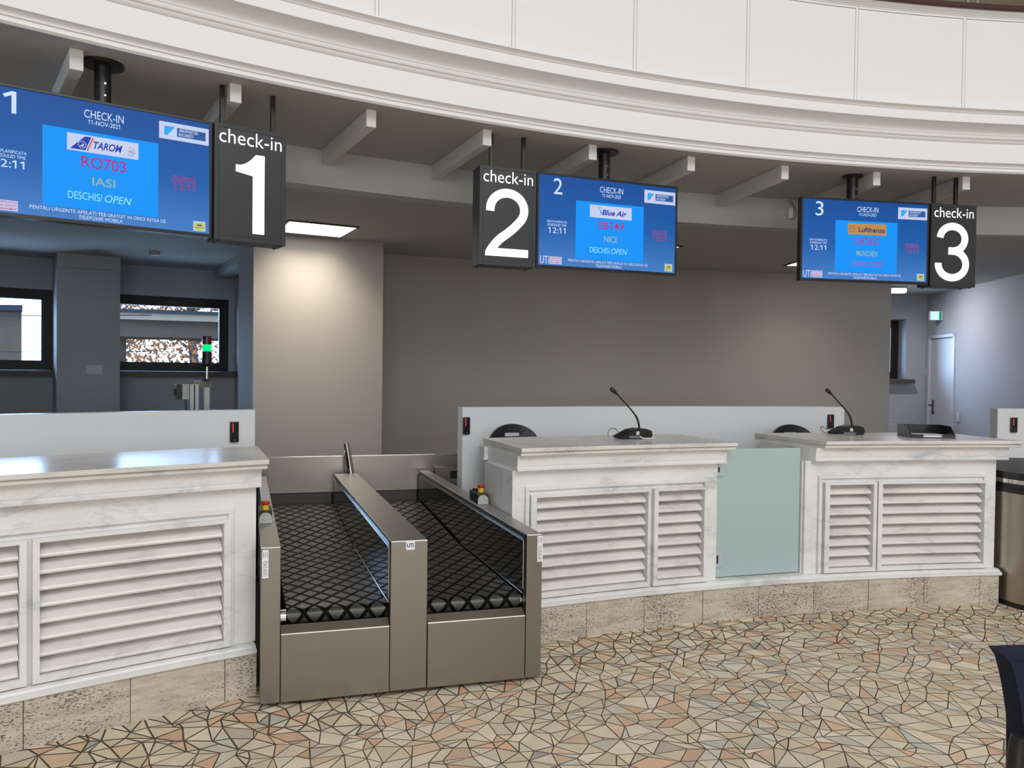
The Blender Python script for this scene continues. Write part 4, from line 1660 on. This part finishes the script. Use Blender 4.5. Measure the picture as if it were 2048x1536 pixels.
t = thing('bulkhead_lamp', 'oval lit lamp on the office ceiling under sign 3', 'lamp', P(15.0, 3.4, 2.60), -R(3.4))
bm = NB()
mt = Matrix.Rotation(R(80), 4, 'X')
def oval(bm, a, b, z0, z1, taper=0.8):
    rings = []
    for z, s in ((z0, taper), (z0 + 0.01, 1.0), (z1, 1.0)):
        rings.append([Vector((a * s * math.copysign(abs(math.cos(R(k))) ** 0.6, math.cos(R(k))), b * s * math.copysign(abs(math.sin(R(k))) ** 0.8, math.sin(R(k))), z)) for k in range(0, 360, 15)])
    loft(bm, rings)
oval(bm, 0.115, 0.06, 0.03, 0.0665)
part('base', bm, M['grey_plastic'], t, local=True, smooth=True)
bm = NB()
oval(bm, 0.105, 0.052, -0.025, 0.03)
part('diffuser', bm, M['lamp_cool'], t, local=True, smooth=True)
area('bulkhead_light', (0, -0.02, -0.04), (0.3, -0.2, -1), 0.2, 0.1, 16, (0.92, 0.90, 1.0), parent=t)

# exit sign projecting from the right-hand wall
t = thing('exit_sign', 'glowing green and white exit sign on the office wall above the door', 'exit sign', a68 @ Vector((0, 15.74, 2.27)), -R(6.8))
bm = NB()
bx(bm, -0.175, -0.002, 0.0, 0.05, 0.0, 0.13, 0.004)
part('housing', bm, M['white_plastic'], t, local=True)
bm = NB()
bx(bm, -0.168, -0.058, -0.004, 0.0, 0.008, 0.122)
f_ = part('lit_face', bm, M['exit'], t, local=True)
bm = NB()
bx(bm, -0.056, -0.034, -0.0045, -0.0002, 0.012, 0.118)
part('green_band', bm, M['exit_green'], t, local=True)

# switches and sockets
def plate(name, mt_, w, h, label, cat, gangs):
    loc = mt_.translation
    t = thing(name, label, cat, loc, mt_.to_euler().z)
    bm = NB()
    bx(bm, -w / 2, w / 2, -0.010, -0.0005, 0, h, 0.002)
    part('cover_plate', bm, M['white_plastic'], t, local=True)
    for k in range(gangs):
        bm = NB()
        gw = w / gangs
        x = -w / 2 + gw * (k + 0.5)
        bx(bm, x - gw * 0.36, x + gw * 0.36, -0.014, -0.0101, h * 0.15, h * 0.85, 0.002)
        part('insert', bm, M['white_plastic'], t, local=True)
def polar_m(r, d, z):
    return Matrix.Translation(P(r, d, z)) @ Matrix.Rotation(-R(d), 4, 'Z')
plate('wall_outlet', polar_m(15.75, -33.62, 1.395), 0.155, 0.095, 'pale triple socket plate on the pier between the two left windows', 'socket', 3)
wallface = a68 @ Matrix.Rotation(-math.pi / 2, 4, 'Z')
plate('light_switch', a68 @ Matrix.Translation((0, 16.29, 1.49)) @ Matrix.Rotation(-math.pi / 2, 4, 'Z'), 0.08, 0.12, 'white light switch left of the office door', 'switch', 1)
plate('wall_outlet', a68 @ Matrix.Translation((0, 15.2, 0.87)) @ Matrix.Rotation(-math.pi / 2, 4, 'Z'), 0.08, 0.12, 'white socket on the wall right of the office door', 'socket', 1)

bm = NB()
lathe(bm, [(0.0, 0.0), (0.035, 0.0), (0.05, 0.012), (0.055, 0.035), (0.0, 0.035)], 24, Matrix.Translation(P(15.0, -31.8, 2.631)))
solo('smoke_detector', bm, M['grey_plastic'], P(15.0, -31.8, 2.631), 'round smoke detector on the dark ceiling below screen 1', 'smoke detector', smooth=True)
bm = NB()
prism(bm, [(-0.05, 0), (0.02, 0), (0.02, 0.09), (-0.01, 0.09)], -0.10, -0.001, polar_m(15.75, -27.65, 1.10))
solo('wall_holder', bm, M['white_plastic'], P(15.7, -27.65, 1.10), 'small pale wedge shaped holder on the wall right of the second window', 'holder')

# ------------------------------------------------------------------ signal tower on aluminium frame behind the left partition
k_ = 12.3
t = thing('signal_tower', 'signal tower with green light on an aluminium profile frame behind the left partition', 'signal light', P(12.25, -31.7, 0), R(31.5))
base = P(12.25, -31.7, 0)
def tl(px, pz):     # lateral metres, height
    return Vector((px, 0, pz))
bm = NB()
bx(bm, -0.115, -0.055, -0.045, 0.045, 0.0, 1.365, 0.002)
for zx in (-0.098, -0.072):
    pass
part('frame_post', bm, M['alu'], t, local=True)
bm = NB()
bx(bm, -0.0895, -0.0805, -0.0465, -0.0451, 0.0, 1.36)
part('profile_slot', bm, M['black'], t, local=True)
bm = NB()
bx(bm, 0.005, 0.045, 0.10, 0.145, 0.0, 1.365, 0.002)
part('frame_post', bm, M['alu'], t, local=True)
bm = NB()
mt = Matrix.Translation((-0.085, 0.0, 1.375)) @ Matrix.Rotation(R(45), 4, 'Z')
bx(bm, -0.02, 0.18, -0.025, 0.025, -0.035, 0.012, 0.002, mt)
part('frame_beam', bm, M['alu'], t, local=True)
bm = NB()
bx(bm, -0.165, -0.116, -0.03, 0.03, 1.255, 1.365, 0.003)
g_ = part('sensor_box', bm, M['grey_plastic'], t, local=True)
bm = NB()
bx(bm, -0.205, -0.1655, -0.03, 0.03, 1.255, 1.365, 0.003)
bx(bm, -0.222, -0.2055, -0.015, 0.015, 1.285, 1.335, 0.003)
part('sensor_lens', bm, M['black'], g_, local=True)
bm = NB()
tube(bm, smooth_path([(-0.14, -0.01, 1.254), (-0.135, -0.01, 1.15), (-0.12, -0.01, 0.9)]), 0.006, 6)
part('cable', bm, M['black'], t, local=True)
tx_, ty_ = 0.02, 0.08
bm = NB()
lathe(bm, [(0.0, 1.388), (0.048, 1.388), (0.02, 1.402), (0.0, 1.404)], 20, Matrix.Translation((tx_, ty_, 0)))
part('stand_foot', bm, M['black'], t, local=True, smooth=True)
bm = NB()
tube(bm, [(tx_, ty_, 1.40), (tx_, ty_, 1.495)], 0.009, 12)
part('stand_tube', bm, M['chrome'], t, local=True, smooth=True)
bm = NB()
lathe(bm, [(0.0, 1.492), (0.02, 1.492), (0.036, 1.512), (0.036, 1.56), (0.033, 1.565), (0.033, 1.606), (0.0, 1.606)], 24, Matrix.Translation((tx_, ty_, 0)))
part('lamp_base', bm, M['black'], t, local=True, smooth=True)
for z0, z1, m_, nm in ((1.607, 1.655, 'led_green', 'green_light'), (1.657, 1.705, 'tower_red', 'red_light')):
    bm = NB()
    lathe(bm, [(0.0, z0), (0.033, z0), (0.033, z1), (0.0, z1)], 24, Matrix.Translation((tx_, ty_, 0)))
    part(nm, bm, M[m_], t, local=True, smooth=True)
bm = NB()
lathe(bm, [(0.0, 1.706), (0.034, 1.706), (0.032, 1.716), (0.0, 1.718)], 24, Matrix.Translation((tx_, ty_, 0)))
part('lamp_cap', bm, M['black'], t, local=True, smooth=True)

# ------------------------------------------------------------------ desk microphones
def microphone(r, d, label, loop):
    t = thing('desk_microphone', label, 'microphone', P(r, d, 1.0785), -R(d), 'gooseneck microphones on the counters')
    bm = NB()
    rings = []
    prof_ = [(-0.125, 0.012), (-0.105, 0.002), (0.095, 0.0), (0.108, 0.022), (0.100, 0.050), (0.060, 0.062), (0.010, 0.063), (-0.035, 0.055)]
    for yy, s in ((-0.055, 0.93), (-0.048, 1.0), (0.048, 1.0), (0.055, 0.93)):
        rings.append([Vector((x * s, yy, 0.03 + (z - 0.03) * s)) for x, z in prof_])
    zmin = min(v.z for rg in rings for v in rg)
    for rg in rings:
        for v in rg:
            v.z -= zmin
    loft(bm, rings)
    b_ = part('base', bm, M['black'], t, local=True)
    bm = NB()
    bx(bm, -0.012, 0.008, -0.0575, -0.0552, 0.026, 0.047)
    s_ = part('sticker', bm, M['sticker'], b_, local=True)
    bm = NB()
    text(bm, 'UTi', 0.007, -0.002, 0.033, -0.0578, bold=0.03)
    part('print', bm, M['ink'], b_, local=True)
    bm = NB()
    bx(bm, -0.06, 0.02, -0.0565, -0.0552, 0.006, 0.020)
    part('connector_strip', bm, M['ink_grey'], b_, local=True)
    bm = NB()
    path = smooth_path([(0.040, 0, 0.058), (0.034, 0, 0.09), (0.018, 0, 0.132), (-0.02, 0, 0.178), (-0.075, 0, 0.232), (-0.122, 0, 0.278)])
    tube(bm, path, [0.0065 if k < 14 else 0.005 for k in range(len(path))], 10)
    part('gooseneck', bm, M['black'], t, local=True, smooth=True)
    bm = NB()
    dv = (Vector((-0.163, 0, 0.312)) - Vector((-0.118, 0, 0.274)))
    p0 = Vector((-0.118, 0, 0.274))
    tube(bm, [p0, p0 + dv * 0.25, p0 + dv * 0.6, p0 + dv * 0.85, p0 + dv * 1.0, p0 + dv * 1.06], [0.005, 0.009, 0.0135, 0.0145, 0.010, 0.003], 14)
    part('windscreen', bm, M['rubber'], t, local=True, smooth=True)
    bm = NB()
    pts = [(0.015, -0.056, 0.016), (0.03, -0.066, 0.006), (0.09, -0.072, 0.0045), (0.125, -0.05, 0.0045)] if loop == 0 else [(0.03, -0.058, 0.015), (0.0, -0.075, 0.005), (-0.07, -0.085, 0.0045), (-0.17, -0.06, 0.006), (-0.205, -0.02, 0.03), (-0.18, 0.02, 0.055), (-0.12, 0.04, 0.03)]
    tube(bm, smooth_path(pts), 0.0035, 8)
    part('cable', bm, M['white_plastic' if loop == 0 else 'cable'], t, local=True, smooth=True)
    if loop == 0:
        bm = NB()
        tube(bm, smooth_path([(-0.09, 0.03, 0.03), (-0.10, 0.05, 0.055), (-0.135, 0.06, 0.055), (-0.155, 0.05, 0.025), (-0.15, 0.04, 0.0045)]), 0.0035, 8)
        part('cable', bm, M['cable'], t, local=True, smooth=True)
microphone(10.21, -19.63, 'black gooseneck microphone on counter 2', 0)
microphone(10.31, -10.42, 'black gooseneck microphone on counter 3 with its cable looped to the left', 1)

# letter tray with papers
lt = Vector((2.815, 5.205, 1.0785))
t = thing('letter_tray', 'open black plastic letter tray on counter 3', 'letter tray', lt, R(-7))
bm = NB()
bx(bm, -0.14, 0.14, -0.12, 0.12, 0.0, 0.006)
part('bottom', bm, M['black_gloss'], t, local=True)
bm = NB()
prism(bm, [(-0.12, 0.006), (0.12, 0.006), (0.12, 0.078), (-0.05, 0.078), (-0.12, 0.022)], -0.140, -0.134, Matrix.Rotation(R(90), 4, 'Z'))
prism(bm, [(-0.12, 0.006), (0.12, 0.006), (0.12, 0.078), (-0.05, 0.078), (-0.12, 0.022)], 0.134, 0.140, Matrix.Rotation(R(90), 4, 'Z'))
bx(bm, -0.14, 0.14, 0.114, 0.12, 0.006, 0.078)
bx(bm, -0.14, -0.06, -0.12, -0.114, 0.006, 0.024)
bx(bm, 0.06, 0.14, -0.12, -0.114, 0.006, 0.024)
part('rim', bm, M['black_gloss'], t, local=True)
bm = NB()
bx(bm, -0.125, 0.125, -0.108, 0.10, 0.0065, 0.016)
tag(solo('paper_stack', bm, M['paper'], (0, 0, 0), 'x', 'x'), 'thin stack of white paper lying in the black letter tray', 'paper')
ps = COL.objects['paper_stack']
ps.location = lt
ps.rotation_euler = (0, 0, R(-7))

# ------------------------------------------------------------------ office chairs behind the counters
def office_chair(r, d, label, drop=0.0):
    t = thing('office_chair', label, 'chair', P(r, d, 0), -R(d), 'black office chairs behind the counters')
    # local: +y is the chair's back side (towards the hall), seat towards -y
    bm = NB()
    n = 24
    out = []
    for k in range(n + 1):
        a = math.pi * k / n
        out.append((0.19 * math.cos(a), 0.975 + 0.138 * math.sin(a)))
    outer = out + [(-0.205, 0.85), (-0.18, 0.66), (0.18, 0.66), (0.205, 0.85)]
    hole = [(0.055, 1.025), (0.062, 1.035), (0.055, 1.051), (-0.055, 1.051), (-0.062, 1.035), (-0.055, 1.025)]
    tb = NB()
    def curve_y(x):
        return 0.05 * (x / 0.22) ** 2
    for y0 in (0.0,):
        ov = [tb.verts.new((x, 0, z)) for x, z in outer]
        hv = [tb.verts.new((x, 0, z)) for x, z in hole]
        oe = [tb.edges.new((ov[k], ov[(k + 1) % len(ov)])) for k in range(len(ov))]
        he = [tb.edges.new((hv[k], hv[(k + 1) % len(hv)])) for k in range(len(hv))]
        bmesh.ops.triangle_fill(tb, use_beauty=True, use_dissolve=False, edges=oe + he)
    ex = bmesh.ops.extrude_face_region(tb, geom=tb.faces[:])
    for v in [g for g in ex['geom'] if isinstance(g, bmesh.types.BMVert)]:
        v.co.y += 0.022
    for v in tb.verts:
        v.co.y -= curve_y(v.co.x)
    merge(bm, tb, Matrix.Translation((0, -0.02, -drop)))
    part('backrest', bm, M['black'], t, local=True)
    bm = NB()
    bx(bm, -0.22, 0.22, -0.50, -0.06, 0.44, 0.52, 0.03)
    part('seat', bm, M['black'], t, local=True, smooth=True)
    bm = NB()
    tube(bm, smooth_path([(0, -0.25, 0.43), (0, 0.02, 0.43), (0, 0.045, 0.52), (0, 0.02, 0.72)]), 0.022, 10)
    part('back_bracket', bm, M['black'], t, local=True, smooth=True)
    bm = NB()
    tube(bm, [(0, -0.27, 0.08), (0, -0.27, 0.44)], 0.025, 12)
    part('gas_lift', bm, M['black'], t, local=True, smooth=True)
    for k in range(5):
        a = 2 * math.pi * k / 5
        bm = NB()
        e = Vector((0.26 * math.cos(a), -0.27 + 0.26 * math.sin(a), 0.065))
        tube(bm, [(0, -0.27, 0.10), e], [0.026, 0.016], 8)
        f_ = part('base_leg', bm, M['black'], t, local=True, smooth=True)
        bm = NB()
        q = Vector((-math.sin(a), math.cos(a), 0)) * 0.018
        c_ = Vector((e.x, e.y, 0.027))
        tube(bm, [c_ - q, c_ + q], 0.027, 14)
        part('castor', bm, M['rubber'], f_, local=True, smooth=True)
office_chair(11.10, -22.22, 'black office chair behind counter 2 with only the curved top of its back showing')
office_chair(11.10, -10.28, 'black office chair behind counter 3 with only the curved top of its back showing', 0.022)

# ------------------------------------------------------------------ navy chair in the right foreground
t = thing('visitor_chair', 'navy upholstered chair with black frame cut by the lower right picture corner', 'chair', (1.338, 1.62, 0.004), math.pi)
FB = Matrix.Translation((0.0, 0.0, 0.0))
bm = NB()
# padded back seen from behind, waisted outline
half = [(-0.268, 0.893), (-0.262, 0.885), (-0.256, 0.875), (-0.250, 0.850), (-0.243, 0.815), (-0.237, 0.775), (-0.233, 0.745), (-0.232, 0.72), (-0.230, 0.56), (-0.20, 0.50)]
top = [(-0.24, 0.900), (-0.18, 0.909), (-0.09, 0.914), (0, 0.915)]
left = [(x, z) for x, z in half]
poly = list(reversed(left)) + top + [(-x, z) for x, z in reversed(top[:-1])] + [(-x, z) for x, z in left]
tb = NB()
rings = []
for yy, s in ((-0.03, 0.985), (-0.022, 1.0), (0.022, 1.0), (0.03, 0.985)):
    rings.append([Vector((x * s, yy + 0.05 * (abs(x) / 0.25) ** 2 * -1, 0.71 + (z - 0.71) * s)) for x, z in poly])
loft(tb, rings)
merge(bm, tb)
part('backrest', bm, M['navy'], t, local=True, smooth=True)
for s in (-1, 1):
    bm = NB()
    tube(bm, smooth_path([(s * 0.245, 0.0, 0.728), (s * 0.252, 0.0, 0.70), (s * 0.262, 0.01, 0.60), (s * 0.266, 0.04, 0.46), (s * 0.266, 0.06, 0.43)]), 0.017, 10)
    part('back_frame', bm, M['black'], t, local=True, smooth=True)
bm = NB()
bx(bm, -0.235, 0.235, 0.06, 0.50, 0.41, 0.475, 0.025)
part('seat', bm, M['navy'], t, local=True, smooth=True)
for sx in (-1, 1):
    bm = NB()
    tube(bm, [(sx * 0.266, 0.06, 0.435), (sx * 0.268, -0.03, 0.0)], 0.014, 10)
    part('leg', bm, M['black'], t, local=True, smooth=True)
    bm = NB()
    tube(bm, smooth_path([(sx * 0.266, 0.06, 0.435), (sx * 0.262, 0.44, 0.435), (sx * 0.264, 0.475, 0.40), (sx * 0.268, 0.52, 0.0)]), 0.014, 10)
    part('leg', bm, M['black'], t, local=True, smooth=True)

# ------------------------------------------------------------------ outside, seen through the office windows
bm = NB()
bx(bm, -60, 40, 11.0, 90, -0.4, -0.3)
o = struct('floor_outside', bm, M['ground'])
t = thing('canopy', 'flat grey canopy roof outside the second window', 'canopy', (-9.0, 20.6, 0))
yaw = R(20)
mc = Matrix.Translation((-9.0, 20.6, 0)) @ Matrix.Rotation(yaw, 4, 'Z')
bm = NB()
bx(bm, -1.7, 5, 0, 2.4, 2.24, 2.68, 0, mc)
part('fascia', bm, M['concrete'], t)
bm = NB()
bx(bm, -1.7, 5, -0.25, 2.4, 2.682, 2.86, 0, mc)
part('gutter_band', bm, M['concrete_light'], t)
bm = NB()
bx(bm, -1.75, 5.05, -0.32, 2.45, 2.862, 2.95, 0, mc)
part('roof_edge', bm, M['roof_edge'], t)
bm = NB()
for x in (-1.69, 4.6):
    for y in (0.3, 2.0):
        bx(bm, x, x + 0.2, y, y + 0.2, -0.3, 2.24, 0, mc)
part('column', bm, M['concrete'], t)
t = thing('neighbour_building', 'grey building with a flat roof outside the first window', 'building', (-15.2, 19.5, 0))
bm = NB()
loft(bm, [[Vector((x, y, z)) for x, y in ((-18.5, 19), (-12.15, 19), (-15.6, 24), (-18.5, 24))] for z in (-0.3, 2.78)])
part('walls', bm, M['concrete'], t)
bm = NB()
loft(bm, [[Vector((x, y, z)) for x, y in ((-18.7, 18.8), (-12.0, 18.8), (-15.5, 24.1), (-18.7, 24.1))] for z in (2.785, 2.93)])
part('roof', bm, M['roof_edge'], t)
for z, lab in ((2.55, 'upper'), (1.75, 'lower')):
    bm = NB()
    tube(bm, smooth_path([(-14, 17, z + 0.1), (-11.5, 17, z), (-8, 17, z + 0.05)]), 0.012, 5)
    solo('overhead_cable', bm, M['roof_edge'], (-11.5, 17, z), 'dark overhead cable outside the first window, the %s of two' % lab, 'cable')

def tree(x, y, h, label, seed):
    rg = random.Random(seed)
    t = thing('tree', label, 'tree', (x, y, -0.3))
    bm = NB()
    tube(bm, smooth_path([(x, y, -0.3), (x + 0.15, y, 1.2), (x - 0.05, y, h * 0.7), (x + 0.2, y, h)]), [0.20 - 0.006 * k for k in range(19)], 10)
    for k in range(14):
        z = 1.3 + rg.random() * (h - 1.6)
        a = rg.random() * 6.28
        L = 0.8 + rg.random() * 1.4
        e = Vector((x + math.cos(a) * L, y + math.sin(a) * L, z + 0.2 + rg.random() * 0.9))
        tube(bm, smooth_path([(x, y, z), ((x + e.x) / 2, (y + e.y) / 2, (z + e.z) / 2 + 0.1), e], 3), [0.05 - 0.006 * q for q in range(7)], 5)
    part('trunk', bm, M['bark'], t)
    bm = NB()
    for k in range(2600):
        a = rg.random() * 6.28
        L = (rg.random() ** 0.6) * 2.3
        c = Vector((x + math.cos(a) * L, y + math.sin(a) * L, 1.2 + rg.random() * (h - 0.6)))
        s = 0.045 + rg.random() * 0.055
        n1 = Vector((rg.uniform(-1, 1), rg.uniform(-1, 1), rg.uniform(-1, 1))).normalized()
        n2 = n1.orthogonal().normalized()
        bm.faces.new([bm.verts.new(c + n1 * s * 1.3), bm.verts.new(c + n2 * s * 0.6), bm.verts.new(c - n1 * s * 1.3), bm.verts.new(c - n2 * s * 0.6)])
    f = part('foliage', bm, M['leaf'], t)
tree(-11.4, 27.2, 4.8, 'tree with orange autumn leaves outside the second window', 3)
tree(-17.5, 34.0, 4.6, 'orange tree further back to the left outside the second window', 5)
